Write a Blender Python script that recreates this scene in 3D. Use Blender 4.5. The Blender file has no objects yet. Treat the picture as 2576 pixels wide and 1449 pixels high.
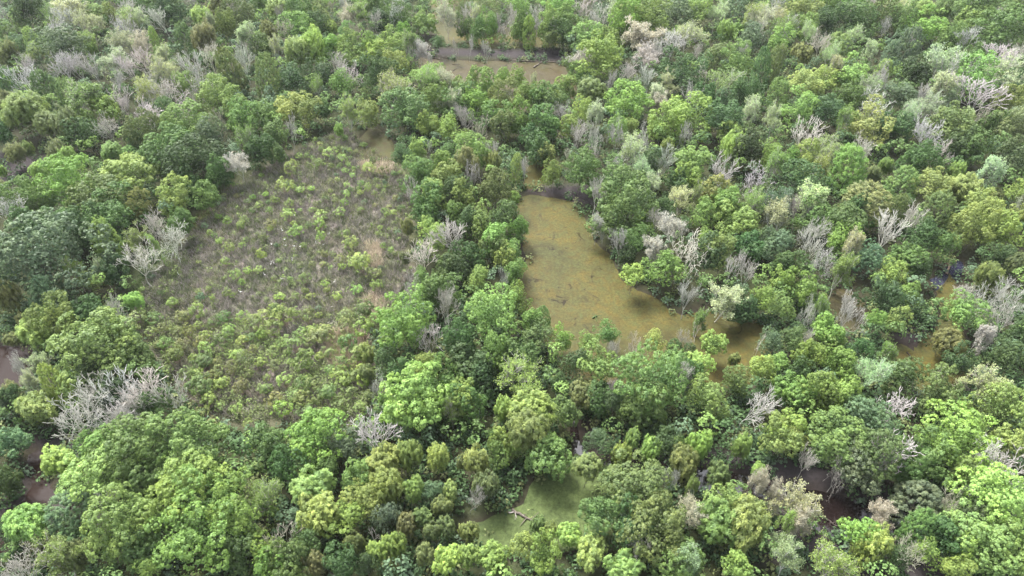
import bpy, math, random
import numpy as np
from mathutils import Vector, Matrix

# ------------------------------------------------------------------ camera, sky, sun, exposure
SC = bpy.context.scene
COL = SC.collection
CAM_H = 105.0
PITCH = math.radians(42.0)
FOC = 1716.0                      # focal length in units of a 2576 wide picture
cam_d = bpy.data.cameras.new('camera'); cam = bpy.data.objects.new('camera', cam_d); COL.objects.link(cam)
cam.location = (0, 0, CAM_H); cam.rotation_euler = (math.radians(90) - PITCH, 0, 0)
cam_d.sensor_width = 36; cam_d.lens = 36 * FOC / 2576; cam_d.clip_end = 9000
SC.camera = cam

SUN_EL, SUN_AZ = math.radians(58), math.radians(-35)      # azimuth from +Y, negative = towards the left
world = bpy.data.worlds.new('World'); SC.world = world; world.use_nodes = True
wn, wl = world.node_tree.nodes, world.node_tree.links
bg = wn['Background']; bg.inputs['Strength'].default_value = 0.135
sky = wn.new('ShaderNodeTexSky'); sky.sky_type = 'NISHITA'; sky.sun_disc = False
sky.sun_elevation = SUN_EL; sky.sun_rotation = SUN_AZ; sky.air_density = 1.0; sky.dust_density = 3.0
hs = wn.new('ShaderNodeHueSaturation'); hs.inputs['Saturation'].default_value = 0.30
wl.new(sky.outputs[0], hs.inputs['Color']); wl.new(hs.outputs[0], bg.inputs['Color'])
sun_d = bpy.data.lights.new('sun', 'SUN'); sun_d.energy = 2.6; sun_d.angle = math.radians(20); sun_d.color = (1, 0.98, 0.94)
sun = bpy.data.objects.new('sun', sun_d); COL.objects.link(sun)
sv = Vector((math.sin(SUN_AZ) * math.cos(SUN_EL), math.cos(SUN_AZ) * math.cos(SUN_EL), math.sin(SUN_EL)))
sun.rotation_euler = sv.to_track_quat('Z', 'Y').to_euler()
SC.view_settings.view_transform = 'Standard'; SC.view_settings.look = 'None'
SC.view_settings.exposure = 2.28; SC.view_settings.gamma = 1.0; SC.view_settings.use_curve_mapping = False
SC.cycles.max_bounces = 6; SC.cycles.diffuse_bounces = 3; SC.cycles.transmission_bounces = 3
SC.cycles.use_denoising = True

# ------------------------------------------------------------------ helpers
SP, CP = math.sin(PITCH), math.cos(PITCH)
def ray(x, y):
    rx, uy = (x - 1288) / FOC, -(y - 724.5) / FOC
    return np.array([rx, CP + uy * SP, -SP + uy * CP])
def at(x, y, z=0.0):                                  # the point of the place seen at (x, y), at height z
    d = ray(x, y); t = (z - CAM_H) / d[2]
    return d[0] * t, d[1] * t, t
def seen(X, Y, Z):
    Z = Z - CAM_H
    dep = Y * CP - Z * SP; up = Y * SP + Z * CP
    dep = np.maximum(dep, 1e-3) if isinstance(dep, np.ndarray) else max(dep, 1e-3)
    return 1288 + FOC * X / dep, 724.5 - FOC * up / dep, dep
def gpoly(pts, z=0.0): return np.array([at(x, y, z)[:2] for x, y in pts])
def inside(px, py, poly):
    px = np.asarray(px, float); py = np.asarray(py, float); c = np.zeros(px.shape, bool)
    n = len(poly)
    for i in range(n):
        x0, y0 = poly[i]; x1, y1 = poly[(i + 1) % n]
        if y0 == y1: continue
        c ^= ((y0 > py) != (y1 > py)) & (px < (x1 - x0) * (py - y0) / (y1 - y0) + x0)
    return c
def pdist(px, py, poly):                              # signed distance, negative inside
    px = np.asarray(px, float); py = np.asarray(py, float)
    d = np.full(px.shape, 1e9); n = len(poly)
    for i in range(n):
        a = poly[i]; b = poly[(i + 1) % n]; ab = b - a
        t = np.clip(((px - a[0]) * ab[0] + (py - a[1]) * ab[1]) / max(ab @ ab, 1e-9), 0, 1)
        d = np.minimum(d, np.hypot(px - a[0] - t * ab[0], py - a[1] - t * ab[1]))
    return np.where(inside(px, py, poly), -d, d)
def vnoise(x, y, s, seed=0):
    x = np.asarray(x, float) / s; y = np.asarray(y, float) / s
    xi = np.floor(x).astype(np.int64); yi = np.floor(y).astype(np.int64); fx = x - xi; fy = y - yi
    fx = fx * fx * (3 - 2 * fx); fy = fy * fy * (3 - 2 * fy)
    def h(a, b):
        v = np.sin(a * 127.1 + b * 311.7 + seed * 74.7) * 43758.5453
        return v - np.floor(v)
    return (h(xi, yi) * (1 - fx) + h(xi + 1, yi) * fx) * (1 - fy) + (h(xi, yi + 1) * (1 - fx) + h(xi + 1, yi + 1) * fx) * fy

def make_mesh(name, V, F, tone=None, mats=(), smooth=False, cols=None, fmat=None):
    me = bpy.data.meshes.new(name)
    V = np.asarray(V, np.float32); F = np.asarray(F, np.int32); k = F.shape[1]
    me.vertices.add(len(V)); me.vertices.foreach_set('co', V.ravel())
    me.loops.add(F.size); me.loops.foreach_set('vertex_index', F.ravel())
    me.polygons.add(len(F)); me.polygons.foreach_set('loop_start', np.arange(0, F.size, k, dtype=np.int32))
    me.polygons.foreach_set('loop_total', np.full(len(F), k, np.int32))
    if smooth: me.polygons.foreach_set('use_smooth', np.ones(len(F), bool))
    if fmat is not None: me.polygons.foreach_set('material_index', np.asarray(fmat, np.int32))
    me.update(calc_edges=True)
    if tone is not None:
        a = me.attributes.new('tone', 'FLOAT', 'FACE'); a.data.foreach_set('value', np.asarray(tone, np.float32))
    if cols is not None:
        a = me.attributes.new('gcol', 'FLOAT_COLOR', 'FACE' if len(cols) == len(F) and len(cols) != len(V) else 'POINT')
        c = np.ones((len(cols), 4), np.float32); c[:, :3] = cols; a.data.foreach_set('color', c.ravel())
    for m in mats: me.materials.append(m)
    return me
def unit(v): return v / np.maximum(np.linalg.norm(v, axis=-1, keepdims=True), 1e-9)
def leaves(P, N, L, W, rng, T=None):                  # rhombic leaf clumps centred on P, facing N
    n = len(P); N = unit(N)
    if T is None: T = rng.normal(size=(n, 3))
    T = unit(T - N * np.sum(T * N, axis=1, keepdims=True)); B = np.cross(N, T)
    L = np.broadcast_to(L, (n,))[:, None] * rng.uniform(.7, 1.3, (n, 1)) * .5
    W = np.broadcast_to(W, (n,))[:, None] * rng.uniform(.7, 1.3, (n, 1)) * .5
    V = np.stack([P - T * L, P + B * W + N * W * .35, P + T * L, P - B * W + N * W * .35], 1).reshape(-1, 3)
    return V, np.arange(n * 4).reshape(n, 4)
def rdirs(n, rng): return unit(rng.normal(size=(n, 3)))

def principled(name):
    m = bpy.data.materials.new(name); m.use_nodes = True
    return m, m.node_tree.nodes, m.node_tree.links, m.node_tree.nodes['Principled BSDF']
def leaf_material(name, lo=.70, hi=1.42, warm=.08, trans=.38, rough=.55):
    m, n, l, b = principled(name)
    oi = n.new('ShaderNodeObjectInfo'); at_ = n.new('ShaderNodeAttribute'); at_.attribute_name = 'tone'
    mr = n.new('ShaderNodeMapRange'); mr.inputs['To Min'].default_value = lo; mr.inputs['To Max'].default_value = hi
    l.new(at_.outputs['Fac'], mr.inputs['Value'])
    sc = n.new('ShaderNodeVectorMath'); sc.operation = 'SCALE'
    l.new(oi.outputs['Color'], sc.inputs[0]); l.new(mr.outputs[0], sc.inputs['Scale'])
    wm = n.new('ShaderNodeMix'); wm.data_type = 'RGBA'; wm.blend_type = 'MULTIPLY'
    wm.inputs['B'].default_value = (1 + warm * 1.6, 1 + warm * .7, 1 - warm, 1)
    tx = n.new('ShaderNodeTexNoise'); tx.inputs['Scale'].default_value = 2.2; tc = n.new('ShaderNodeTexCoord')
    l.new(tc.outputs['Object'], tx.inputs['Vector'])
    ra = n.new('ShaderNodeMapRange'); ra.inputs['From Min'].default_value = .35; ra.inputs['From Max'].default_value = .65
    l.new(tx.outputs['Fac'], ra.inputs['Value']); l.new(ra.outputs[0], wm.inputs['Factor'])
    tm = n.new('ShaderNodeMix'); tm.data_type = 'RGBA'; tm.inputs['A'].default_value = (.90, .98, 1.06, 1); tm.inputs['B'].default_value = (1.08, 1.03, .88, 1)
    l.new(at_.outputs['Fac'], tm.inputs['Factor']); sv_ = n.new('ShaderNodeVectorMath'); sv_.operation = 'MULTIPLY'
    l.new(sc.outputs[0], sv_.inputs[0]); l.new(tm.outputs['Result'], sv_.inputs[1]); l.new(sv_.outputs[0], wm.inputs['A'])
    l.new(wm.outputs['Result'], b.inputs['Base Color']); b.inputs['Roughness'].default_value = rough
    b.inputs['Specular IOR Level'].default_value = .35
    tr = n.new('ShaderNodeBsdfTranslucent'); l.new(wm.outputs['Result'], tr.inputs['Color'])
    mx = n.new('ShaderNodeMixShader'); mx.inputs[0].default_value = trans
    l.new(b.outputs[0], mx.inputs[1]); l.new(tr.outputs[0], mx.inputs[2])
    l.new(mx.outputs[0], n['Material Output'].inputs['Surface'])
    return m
def bark_material(name):
    m, n, l, b = principled(name)
    oi = n.new('ShaderNodeObjectInfo'); tx = n.new('ShaderNodeTexNoise'); tx.inputs['Scale'].default_value = 6; tx.inputs['Detail'].default_value = 4
    tc = n.new('ShaderNodeTexCoord'); l.new(tc.outputs['Object'], tx.inputs['Vector'])
    mr = n.new('ShaderNodeMapRange'); mr.inputs['From Min'].default_value = .3; mr.inputs['From Max'].default_value = .7
    mr.inputs['To Min'].default_value = .7; mr.inputs['To Max'].default_value = 1.2; l.new(tx.outputs['Fac'], mr.inputs['Value'])
    sc = n.new('ShaderNodeVectorMath'); sc.operation = 'SCALE'; l.new(oi.outputs['Color'], sc.inputs[0]); l.new(mr.outputs[0], sc.inputs['Scale'])
    l.new(sc.outputs[0], b.inputs['Base Color']); b.inputs['Roughness'].default_value = .9; b.inputs['Specular IOR Level'].default_value = .15
    return m
def gcol_material(name, scale=1.2, rough=.95, trans=0.0, bump=0.0, var=.35, grain=9):
    m, n, l, b = principled(name)
    a = n.new('ShaderNodeAttribute'); a.attribute_name = 'gcol'
    g = n.new('ShaderNodeNewGeometry')
    tx = n.new('ShaderNodeTexNoise'); tx.inputs['Scale'].default_value = scale; tx.inputs['Detail'].default_value = 8; tx.inputs['Roughness'].default_value = .7
    l.new(g.outputs['Position'], tx.inputs['Vector'])
    mr = n.new('ShaderNodeMapRange'); mr.inputs['From Min'].default_value = .3; mr.inputs['From Max'].default_value = .7
    mr.inputs['To Min'].default_value = 1 - var; mr.inputs['To Max'].default_value = 1 + var; l.new(tx.outputs['Fac'], mr.inputs['Value'])
    sc = n.new('ShaderNodeVectorMath'); sc.operation = 'SCALE'; l.new(a.outputs['Color'], sc.inputs[0]); l.new(mr.outputs[0], sc.inputs['Scale'])
    l.new(sc.outputs[0], b.inputs['Base Color']); b.inputs['Roughness'].default_value = rough; b.inputs['Specular IOR Level'].default_value = .2
    if bump:
        t2 = n.new('ShaderNodeTexNoise'); t2.inputs['Scale'].default_value = grain; t2.inputs['Detail'].default_value = 5
        l.new(g.outputs['Position'], t2.inputs['Vector'])
        bp = n.new('ShaderNodeBump'); bp.inputs['Strength'].default_value = bump; bp.inputs['Distance'].default_value = .2
        l.new(t2.outputs['Fac'], bp.inputs['Height']); l.new(bp.outputs[0], b.inputs['Normal'])
    if trans:
        tr = n.new('ShaderNodeBsdfTranslucent'); l.new(sc.outputs[0], tr.inputs['Color'])
        mx = n.new('ShaderNodeMixShader'); mx.inputs[0].default_value = trans
        l.new(b.outputs[0], mx.inputs[1]); l.new(tr.outputs[0], mx.inputs[2]); l.new(mx.outputs[0], n['Material Output'].inputs['Surface'])
    return m

M_LEAF = leaf_material('broad_leaves'); M_WILLOW = leaf_material('willow_leaves', .72, 1.4, .06, .42)
M_NEEDLE = leaf_material('cypress_needles', .95, 1.6, .10, .36, .6); M_BUD = leaf_material('young_buds', .8, 1.2, .0, .42)
M_BARK = bark_material('bark')

# ------------------------------------------------------------------ the lie of the land (picture positions of the shores, on the ground)
WATERS = {
 'main_pond': [(1300,498),(1330,490),(1395,497),(1448,507),(1478,560),(1500,610),(1535,640),(1563,705),(1600,730),(1660,762),(1700,790),(1790,775),(1850,788),(1915,815),(1935,880),(1915,960),(1800,985),(1600,965),(1450,965),(1400,930),(1370,860),(1330,790),(1296,745),(1300,700),(1322,660),(1318,590),(1290,540)],
 'pond_inlet': [(1322,385),(1385,380),(1388,420),(1372,455),(1352,474),(1314,476),(1312,440)],
 'upper_pond': [(1055,143),(1110,147),(1200,154),(1290,154),(1400,158),(1440,178),(1470,240),(1440,290),(1330,285),(1290,300),(1150,300),(1090,230),(1050,170)],
 'flooded_hollow': [(1080,-10),(1200,0),(1230,60),(1290,70),(1400,80),(1400,118),(1250,122),(1120,116),(1075,60)],
 'small_pond': [(885,395),(905,350),(930,318),(960,325),(1000,372),(1012,410),(985,424),(930,416),(895,418)],
 'duckweed_pond': [(1335,1215),(1370,1180),(1440,1160),(1500,1170),(1545,1210),(1545,1280),(1500,1340),(1440,1390),(1350,1400),(1260,1400),(1180,1370),(1170,1320),(1250,1290),(1320,1260)],
 'dark_creek': [(1430,1060),(1460,1055),(1475,1120),(1530,1160),(1640,1165),(1750,1172),(1850,1190),(1925,1215),(2020,1232),(2080,1240),(2150,1262),(2240,1268),(2300,1290),(2330,1330),(2290,1360),(2200,1345),(2080,1350),(2030,1320),(1990,1270),(1900,1250),(1800,1250),(1700,1215),(1560,1200),(1480,1190),(1440,1150)],
 'left_creek': [(85,1110),(110,1140),(112,1180),(130,1230),(170,1240),(230,1190),(250,1230),(180,1290),(110,1330),(30,1370),(-80,1480),(-120,1440),(-20,1360),(40,1290),(75,1220),(70,1150)],
 'left_backwater': [(-60,860),(60,880),(90,905),(60,960),(20,975),(-80,970)],
 'east_pond': [(2235,880),(2275,860),(2310,875),(2370,800),(2355,740),(2390,690),(2420,735),(2425,830),(2450,900),(2440,960),(2400,1010),(2330,1000),(2260,940)],
 'hidden_pool': [(2080,735),(2130,720),(2175,760),(2185,830),(2130,850),(2085,790)],
 'blue_pool': [(2335,700),(2360,690),(2385,655),(2425,655),(2420,700),(2385,725),(2350,730)],
}
WG = {k: gpoly(v) for k, v in WATERS.items()}
def roughen(poly, seed, amp=.9):
    out = []; r = np.random.default_rng(seed)
    for i in range(len(poly)):
        a, b = poly[i], poly[(i + 1) % len(poly)]; n = max(2, int(np.hypot(*(b - a)) / 2.2))
        for k in range(n):
            p = a + (b - a) * k / n; out.append(p + r.normal(0, amp * .35, 2))
    return np.array(out)
WG = {k: roughen(v, i) for i, (k, v) in enumerate(WG.items())}
CLEAR_D = [(870,330),(1000,420),(1040,520),(1020,640),(1045,700),(965,800),(925,850),(935,950),(960,1000),(900,1060),(640,1070),(560,1060),(470,990),(400,900),(335,810),(370,720),(480,600),(560,500),(650,440),(780,370)]
CLEAR = gpoly(CLEAR_D)
MUDS = [gpoly(p) for p in (
 [(-80,395),(60,385),(140,400),(120,440),(40,470),(-80,470)],
 [(1060,126),(1420,130),(1430,160),(1300,150),(1060,142)],
 [(1310,474),(1480,470),(1500,530),(1440,510),(1330,492)],
 [(1440,1040),(1560,1100),(1900,1150),(2110,1170),(2240,1230),(2420,1220),(2300,1290),(2040,1240),(1900,1220),(1700,1180),(1480,1150)],
 [(30,1130),(110,1130),(220,1180),(250,1120),(180,1100),(90,1080)], [(-40,1310),(50,1180),(95,1180),(100,1260),(20,1380)],
 [(-60,850),(110,870),(120,960),(60,1000),(-60,990)],
 [(1960,1180),(2060,1180),(2160,1290),(2100,1420),(1900,1430),(1950,1300)],
 [(2050,1380),(2600,1340),(2600,1470),(2050,1470)],
 [(2240,820),(2330,820),(2330,880),(2250,890)], [(1840,770),(1900,780),(1900,830),(1850,800)])]
def wdist(X, Y):
    d = np.full(np.shape(X), 1e9)
    for p in WG.values():
        x0, y0 = p.min(0) - 8; x1, y1 = p.max(0) + 8
        m = (X > x0) & (X < x1) & (Y > y0) & (Y < y1)
        if np.any(m): d[m] = np.minimum(d[m], pdist(X[m], Y[m], p))
    return d
def height(X, Y):
    X = np.atleast_1d(np.asarray(X, float)); Y = np.atleast_1d(np.asarray(Y, float))
    d = np.clip(wdist(X, Y), -3, 6)
    land = .22 + .35 * np.clip(d / 3, 0, 1) + .25 * vnoise(X, Y, 9) * np.clip(d / 3, 0, 1) + .1 * (vnoise(X, Y, 2.2, 3) - .5)
    return np.where(d < 0, np.maximum(d * .5, -.8), np.minimum(d * .35, 1) * 0 + land * np.clip(d / .7, 0, 1))
def gz(x, y): return float(height(x, y)[0])

# ground: one sheet to the horizon, fine where it is seen
def axis(lo, hi, st, far):
    mid = np.arange(lo, hi, st); out = [hi + st * (1.35 ** k - 1) * 4 for k in range(1, 26)]
    out = [v for v in out if v < far] + [far]
    neg = [lo - (v - hi) for v in out][::-1]
    return np.array(neg + list(mid) + out)
gx, gy = axis(-240, 240, 1.6, 4200), axis(25, 335, 1.6, 4200)
X, Y = np.meshgrid(gx, gy); Xf, Yf = X.ravel(), Y.ravel(); Z = height(Xf, Yf)
gc = np.zeros((len(Xf), 3)); n1, n2, n3 = vnoise(Xf, Yf, 11, 1), vnoise(Xf, Yf, 3.1, 2), vnoise(Xf, Yf, 26, 5)
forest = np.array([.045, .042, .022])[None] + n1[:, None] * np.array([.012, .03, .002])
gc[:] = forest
def blend(mask, c): 
    global gc
    mask = np.clip(mask, 0, 1)[:, None]; gc = gc * (1 - mask) + np.asarray(c) * mask
cd = pdist(Xf, Yf, CLEAR)
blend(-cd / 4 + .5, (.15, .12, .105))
blend((-cd / 4 + .5) * np.clip((n1 - .45) * 4, 0, 1), (.12, .135, .05))
blend((-cd / 4 + .5) * np.clip((n2 - .55) * 3, 0, 1) * .6, (.24, .20, .18))
for pts, c in (([(330,640),(480,590),(500,680),(480,760),(380,800),(320,740)], (.085, .12, .045)), ([(520,480),(700,430),(700,560),(560,620),(470,620)], (.11, .125, .05)),
               ([(640,560),(780,560),(800,720),(640,720)], (.15, .165, .12)), ([(440,590),(620,470),(640,500),(500,640)], (.17, .14, .05)),
               ([(560,700),(760,740),(760,850),(520,820)], (.20, .165, .16))):
    d = pdist(Xf, Yf, gpoly(pts)); blend(np.clip(-d / 5 + .4, 0, 1) * (.35 + .65 * n2), c)
d = pdist(Xf, Yf, WG['duckweed_pond']); blend(np.clip(1.2 - d / 6, 0, 1) * .9, (.060, .075, .030))
for p in MUDS: blend(np.clip(-pdist(Xf, Yf, p) / 2.5 + .5, 0, 1), np.array([.054, .045, .046])[None] * (.75 + .5 * n2[:, None]))
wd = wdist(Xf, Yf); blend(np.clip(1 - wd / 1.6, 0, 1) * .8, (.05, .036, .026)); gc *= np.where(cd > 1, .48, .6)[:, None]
nx, ny = len(gx), len(gy); idx = np.arange(nx * ny).reshape(ny, nx)
F = np.stack([idx[:-1, :-1], idx[:-1, 1:], idx[1:, 1:], idx[1:, :-1]], -1).reshape(-1, 4)
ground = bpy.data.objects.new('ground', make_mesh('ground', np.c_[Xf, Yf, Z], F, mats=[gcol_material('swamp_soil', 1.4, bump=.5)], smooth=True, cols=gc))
COL.objects.link(ground); ground['kind'] = 'structure'

# ------------------------------------------------------------------ water
def algae_water(name, c1, c2, c3, open_amt=.25, scale=.09, clear=(.05, .04, .02), rough=.5):
    m, n, l, b = principled(name); g = n.new('ShaderNodeNewGeometry')
    def noise(s, d=6, r=.65, dist=0.0):
        t = n.new('ShaderNodeTexNoise'); t.inputs['Scale'].default_value = s; t.inputs['Detail'].default_value = d
        t.inputs['Roughness'].default_value = r; t.inputs['Distortion'].default_value = dist; l.new(g.outputs['Position'], t.inputs['Vector']); return t
    def ramp(src, a, b_):
        r = n.new('ShaderNodeMapRange'); r.inputs['From Min'].default_value = a; r.inputs['From Max'].default_value = b_; l.new(src, r.inputs['Value']); return r
    def mix(f, a, b_):
        x = n.new('ShaderNodeMix'); x.data_type = 'RGBA'; l.new(f, x.inputs['Factor'])
        for k, v in (('A', a), ('B', b_)):
            if isinstance(v, tuple): x.inputs[k].default_value = (*v, 1)
            else: l.new(v, x.inputs[k])
        return x.outputs['Result']
    big = ramp(noise(scale, 5, .6, .6).outputs['Fac'], .36, .64); mid = ramp(noise(scale * 5, 7, .7, .8).outputs['Fac'], .4, .66)
    fine = ramp(noise(1.7, 5, .8).outputs['Fac'], .3, .7)
    col = mix(big.outputs[0], c1, c2); col = mix(mid.outputs[0], col, c3)
    hsv = n.new('ShaderNodeHueSaturation'); l.new(col, hsv.inputs['Color'])
    fr = n.new('ShaderNodeMapRange'); fr.inputs['To Min'].default_value = .55; fr.inputs['To Max'].default_value = 1.42; l.new(fine.outputs[0], fr.inputs['Value']); l.new(fr.outputs[0], hsv.inputs['Value'])
    op = ramp(noise(scale * 2.6, 9, .75, 1.0).outputs['Fac'], .62 - open_amt * .3, .72 - open_amt * .25)
    col2 = mix(op.outputs[0], hsv.outputs[0], clear)
    pale = ramp(noise(scale * 3.7, 9, .8, .4).outputs['Fac'], .66, .78); col2 = mix(pale.outputs[0], col2, tuple(min(1, v * 2.2 + .03) for v in c3)) if open_amt > 0 else col2
    dk = ramp(noise(scale * 9, 8, .75, 1.5).outputs['Fac'], .60, .70); dm = n.new('ShaderNodeMath'); dm.operation = 'MULTIPLY'; dm.inputs[1].default_value = .6 if open_amt > 0 else .2; l.new(dk.outputs[0], dm.inputs[0]); col2 = mix(dm.outputs[0], col2, tuple(v * .45 for v in c2))
    l.new(col2, b.inputs['Base Color'])
    rr = n.new('ShaderNodeMapRange'); rr.inputs['To Min'].default_value = rough; rr.inputs['To Max'].default_value = .12; l.new(op.outputs[0], rr.inputs['Value'])
    l.new(rr.outputs[0], b.inputs['Roughness']); b.inputs['Specular IOR Level'].default_value = .08
    bt = noise(3.5, 3); bp = n.new('ShaderNodeBump'); bp.inputs['Strength'].default_value = .12; bp.inputs['Distance'].default_value = .1
    l.new(bt.outputs['Fac'], bp.inputs['Height']); l.new(bp.outputs[0], b.inputs['Normal'])
    return m
def dark_water(name, c=(.010, .0065, .006), rough=.06, bump=.08, spec=1.0):
    m, n, l, b = principled(name); b.inputs['Base Color'].default_value = (*c, 1); b.inputs['Roughness'].default_value = rough
    b.inputs['Specular IOR Level'].default_value = spec; b.inputs['IOR'].default_value = 1.45
    g = n.new('ShaderNodeNewGeometry'); t = n.new('ShaderNodeTexNoise'); t.inputs['Scale'].default_value = 1.6; t.inputs['Detail'].default_value = 3
    l.new(g.outputs['Position'], t.inputs['Vector']); bp = n.new('ShaderNodeBump'); bp.inputs['Strength'].default_value = bump; bp.inputs['Distance'].default_value = .1
    l.new(t.outputs['Fac'], bp.inputs['Height']); l.new(bp.outputs[0], b.inputs['Normal'])
    return m
W1 = algae_water('algae_water', (.066, .051, .0125), (.030, .028, .010), (.046, .049, .016), .20, clear=(.02, .016, .01))
W2 = algae_water('brown_algae_water', (.044, .034, .014), (.034, .034, .013), (.052, .043, .028), .25, clear=(.02, .016, .01))
W6 = algae_water('olive_scum_water', (.042, .038, .010), (.030, .022, .010), (.034, .040, .013), .05, .16, clear=(.02, .016, .01))
W3 = algae_water('duckweed', (.070, .092, .030), (.054, .074, .025), (.038, .052, .018), -.6, .12, rough=.7)
W4 = dark_water('dark_water'); W7 = dark_water('dull_dark_water', (.014, .008, .006), .12, .1, .12); W5 = dark_water('blue_dark_water', (.02, .02, .035))  # left creek and backwater: browner, rougher, much less specular than the dark creek
WM = {'main_pond': W1, 'pond_inlet': W1, 'upper_pond': W2, 'flooded_hollow': W1, 'small_pond': W6, 'duckweed_pond': W3, 'dark_creek': W4,
      'left_creek': W7, 'left_backwater': W7, 'east_pond': W1, 'hidden_pool': W2, 'blue_pool': W5}
import bmesh
for i, (k, p) in enumerate(WG.items()):
    bm = bmesh.new(); c = p.mean(0); d = p - c; q = c + d * (1 + 1.3 / np.maximum(np.linalg.norm(d, axis=1, keepdims=True), 1))
    bm.faces.new([bm.verts.new((x, y, -.02 - .004 * i)) for x, y in q]); bmesh.ops.triangulate(bm, faces=bm.faces[:])
    bmesh.ops.recalc_face_normals(bm, faces=bm.faces[:])
    me = bpy.data.meshes.new(k); bm.to_mesh(me); bm.free()
    if me.polygons[0].normal.z < 0: me.flip_normals()
    me.materials.append(WM[k]); o = bpy.data.objects.new(k, me); COL.objects.link(o); o['kind'] = 'structure'

# ------------------------------------------------------------------ thin haze in the air
HZ = .00005
bm = bmesh.new(); bmesh.ops.create_cube(bm, size=1); me = bpy.data.meshes.new('haze'); bm.to_mesh(me); bm.free()
haze = bpy.data.objects.new('haze', me); COL.objects.link(haze); haze.scale = (9000, 9000, 112); haze.location = (0, 0, 53.5); haze['kind'] = 'stuff'
hm = bpy.data.materials.new('haze_air'); hm.use_nodes = True; hn = hm.node_tree.nodes; hn.remove(hn['Principled BSDF'])
pv = hn.new('ShaderNodeVolumePrincipled'); pv.inputs['Color'].default_value = (.93, .96, 1, 1); pv.inputs['Density'].default_value = HZ; pv.inputs['Anisotropy'].default_value = .2
hm.node_tree.links.new(pv.outputs[0], hn['Material Output'].inputs['Volume']); me.materials.append(hm)

# ------------------------------------------------------------------ tree shapes
def tubes(S, R0, R1, sides):
    S = np.asarray(S, float); n = len(S); A, B = S[:, 0], S[:, 1]; D = unit(B - A)
    ref = np.where(np.abs(D[:, 2:3]) > .9, np.array([[1., 0, 0]]), np.array([[0, 0, 1.]])); U = unit(np.cross(D, ref)); W = np.cross(D, U)
    ang = np.arange(sides) * 2 * math.pi / sides; cs = np.cos(ang)[None, :, None]; sn = np.sin(ang)[None, :, None]
    ring = U[:, None] * cs + W[:, None] * sn
    V = np.concatenate([A[:, None] + ring * np.asarray(R0)[:, None, None], B[:, None] + ring * np.asarray(R1)[:, None, None]], 1).reshape(-1, 3)
    k = np.arange(sides); f = np.stack([k, (k + 1) % sides, (k + 1) % sides + sides, k + sides], 1)
    F = (np.arange(n)[:, None, None] * 2 * sides + f[None]).reshape(-1, 4)
    return V, F
def grow(rng, depth=5, trunk=.28, spread=.55, up=.12, kids=(6, 5, 4, 4, 3), wig=.12, taper=.62, r0=.028, ln=.40, lk=.62):
    """a branching skeleton: base at the origin; returns segments, radii, levels, tips"""
    S, R0, R1, LV, tips = [], [], [], [], []
    def go(p, d, L, r, lv):
        n = 4 if lv < 2 else 3
        pts = []
        for k in range(n):
            d = d + rng.normal(0, wig, 3) + np.array([0, 0, up]) * (1 if lv else 0); d = d / np.linalg.norm(d)
            q = p + d * L / n; ra = r * (1 - .5 * k / n); rb = r * (1 - .5 * (k + 1) / n)
            S.append((p, q)); R0.append(ra); R1.append(rb); LV.append(lv); p = q; pts.append((q, d, rb))
        if lv >= depth: tips.append(p); return
        m = kids[lv]; ph = rng.uniform(0, 6.28)
        for j in range(m):
            f = j / max(m - 1, 1)
            q, dd, rr = pts[-1] if lv == 0 and j < 3 else pts[min(n - 1, int(n * (.35 + .65 * f)))]
            a = ph + j * 2.4 + rng.normal(0, .3); t = np.cross(dd, [math.cos(a), math.sin(a), .3]); t = t / max(np.linalg.norm(t), 1e-6)
            an = spread * rng.uniform(.6, 1.35); nd = dd * math.cos(an) + t * math.sin(an)
            go(q, nd, (ln if lv == 0 else L * lk) * rng.uniform(.75, 1.2), max(rr * taper * (1.15 if j == m - 1 else 1), .0022), lv + 1)
    go(np.zeros(3), np.array([rng.normal(0, .06), rng.normal(0, .06), 1.]), trunk, r0, 0)
    S = np.array(S); tips = np.array(tips)
    return S, np.array(R0), np.array(R1), np.array(LV), tips
def normalise(S, tips, R0, R1):                       # crown width 2 across, height 1
    allp = S.reshape(-1, 3); top = allp[:, 2].max(); rad = np.percentile(np.hypot(allp[:, 0], allp[:, 1]), 97)
    k = np.array([1 / rad, 1 / rad, 1 / top]); return S * k, tips * k, R0, R1
class Skel: pass
def skeleton(seed, thin=(.0085, .0065), **kw):
    rng = np.random.default_rng(seed); S, R0, R1, LV, tips = grow(rng, **kw); S, tips, R0, R1 = normalise(S, tips, R0, R1)
    s = Skel(); s.S, s.R0, s.R1, s.LV, s.tips = S, R0, R1, LV, tips
    a = LV <= 1
    V, F = tubes(S[a] * [1, 1, 2.2], R0[a] * 1.15, R1[a] * 1.15, 6); V = V / [1, 1, 2.2]; s.trunk = make_mesh('trunk', V, F, mats=[M_BARK], smooth=True)
    b = ~a
    V, F = tubes(S[b] * [1, 1, 2.2], np.maximum(R0[b] * 1.05, thin[0]), np.maximum(R1[b] * 1.05, thin[1]), 3); V = V / [1, 1, 2.2]; s.branches = make_mesh('branches', V, F, mats=[M_BARK])
    return s
def clump_leaves(C, RC, OUT, n, L, W, rng, flat=.75, up=.5, ct=None):
    m = len(C); d = rdirs(m * n, rng).reshape(m, n, 3); d = unit(d + OUT[:, None] * .8)
    rr = rng.uniform(.55, 1.0, (m, n, 1)); P = C[:, None] + d * rr * RC[:, None, None] * np.array([1, 1, flat])
    N = unit(d + OUT[:, None] * .4 + np.array([0, 0, up]) + rng.normal(0, .42, (m, n, 3)))
    if ct is None: ct = rng.uniform(0, 1, m)
    tone = np.clip(ct[:, None] * .55 + rng.uniform(0, .45, (m, n)), 0, 1)
    V, F = leaves(P.reshape(-1, 3), N.reshape(-1, 3), L, W, rng); return V, F, tone.ravel()
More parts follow.
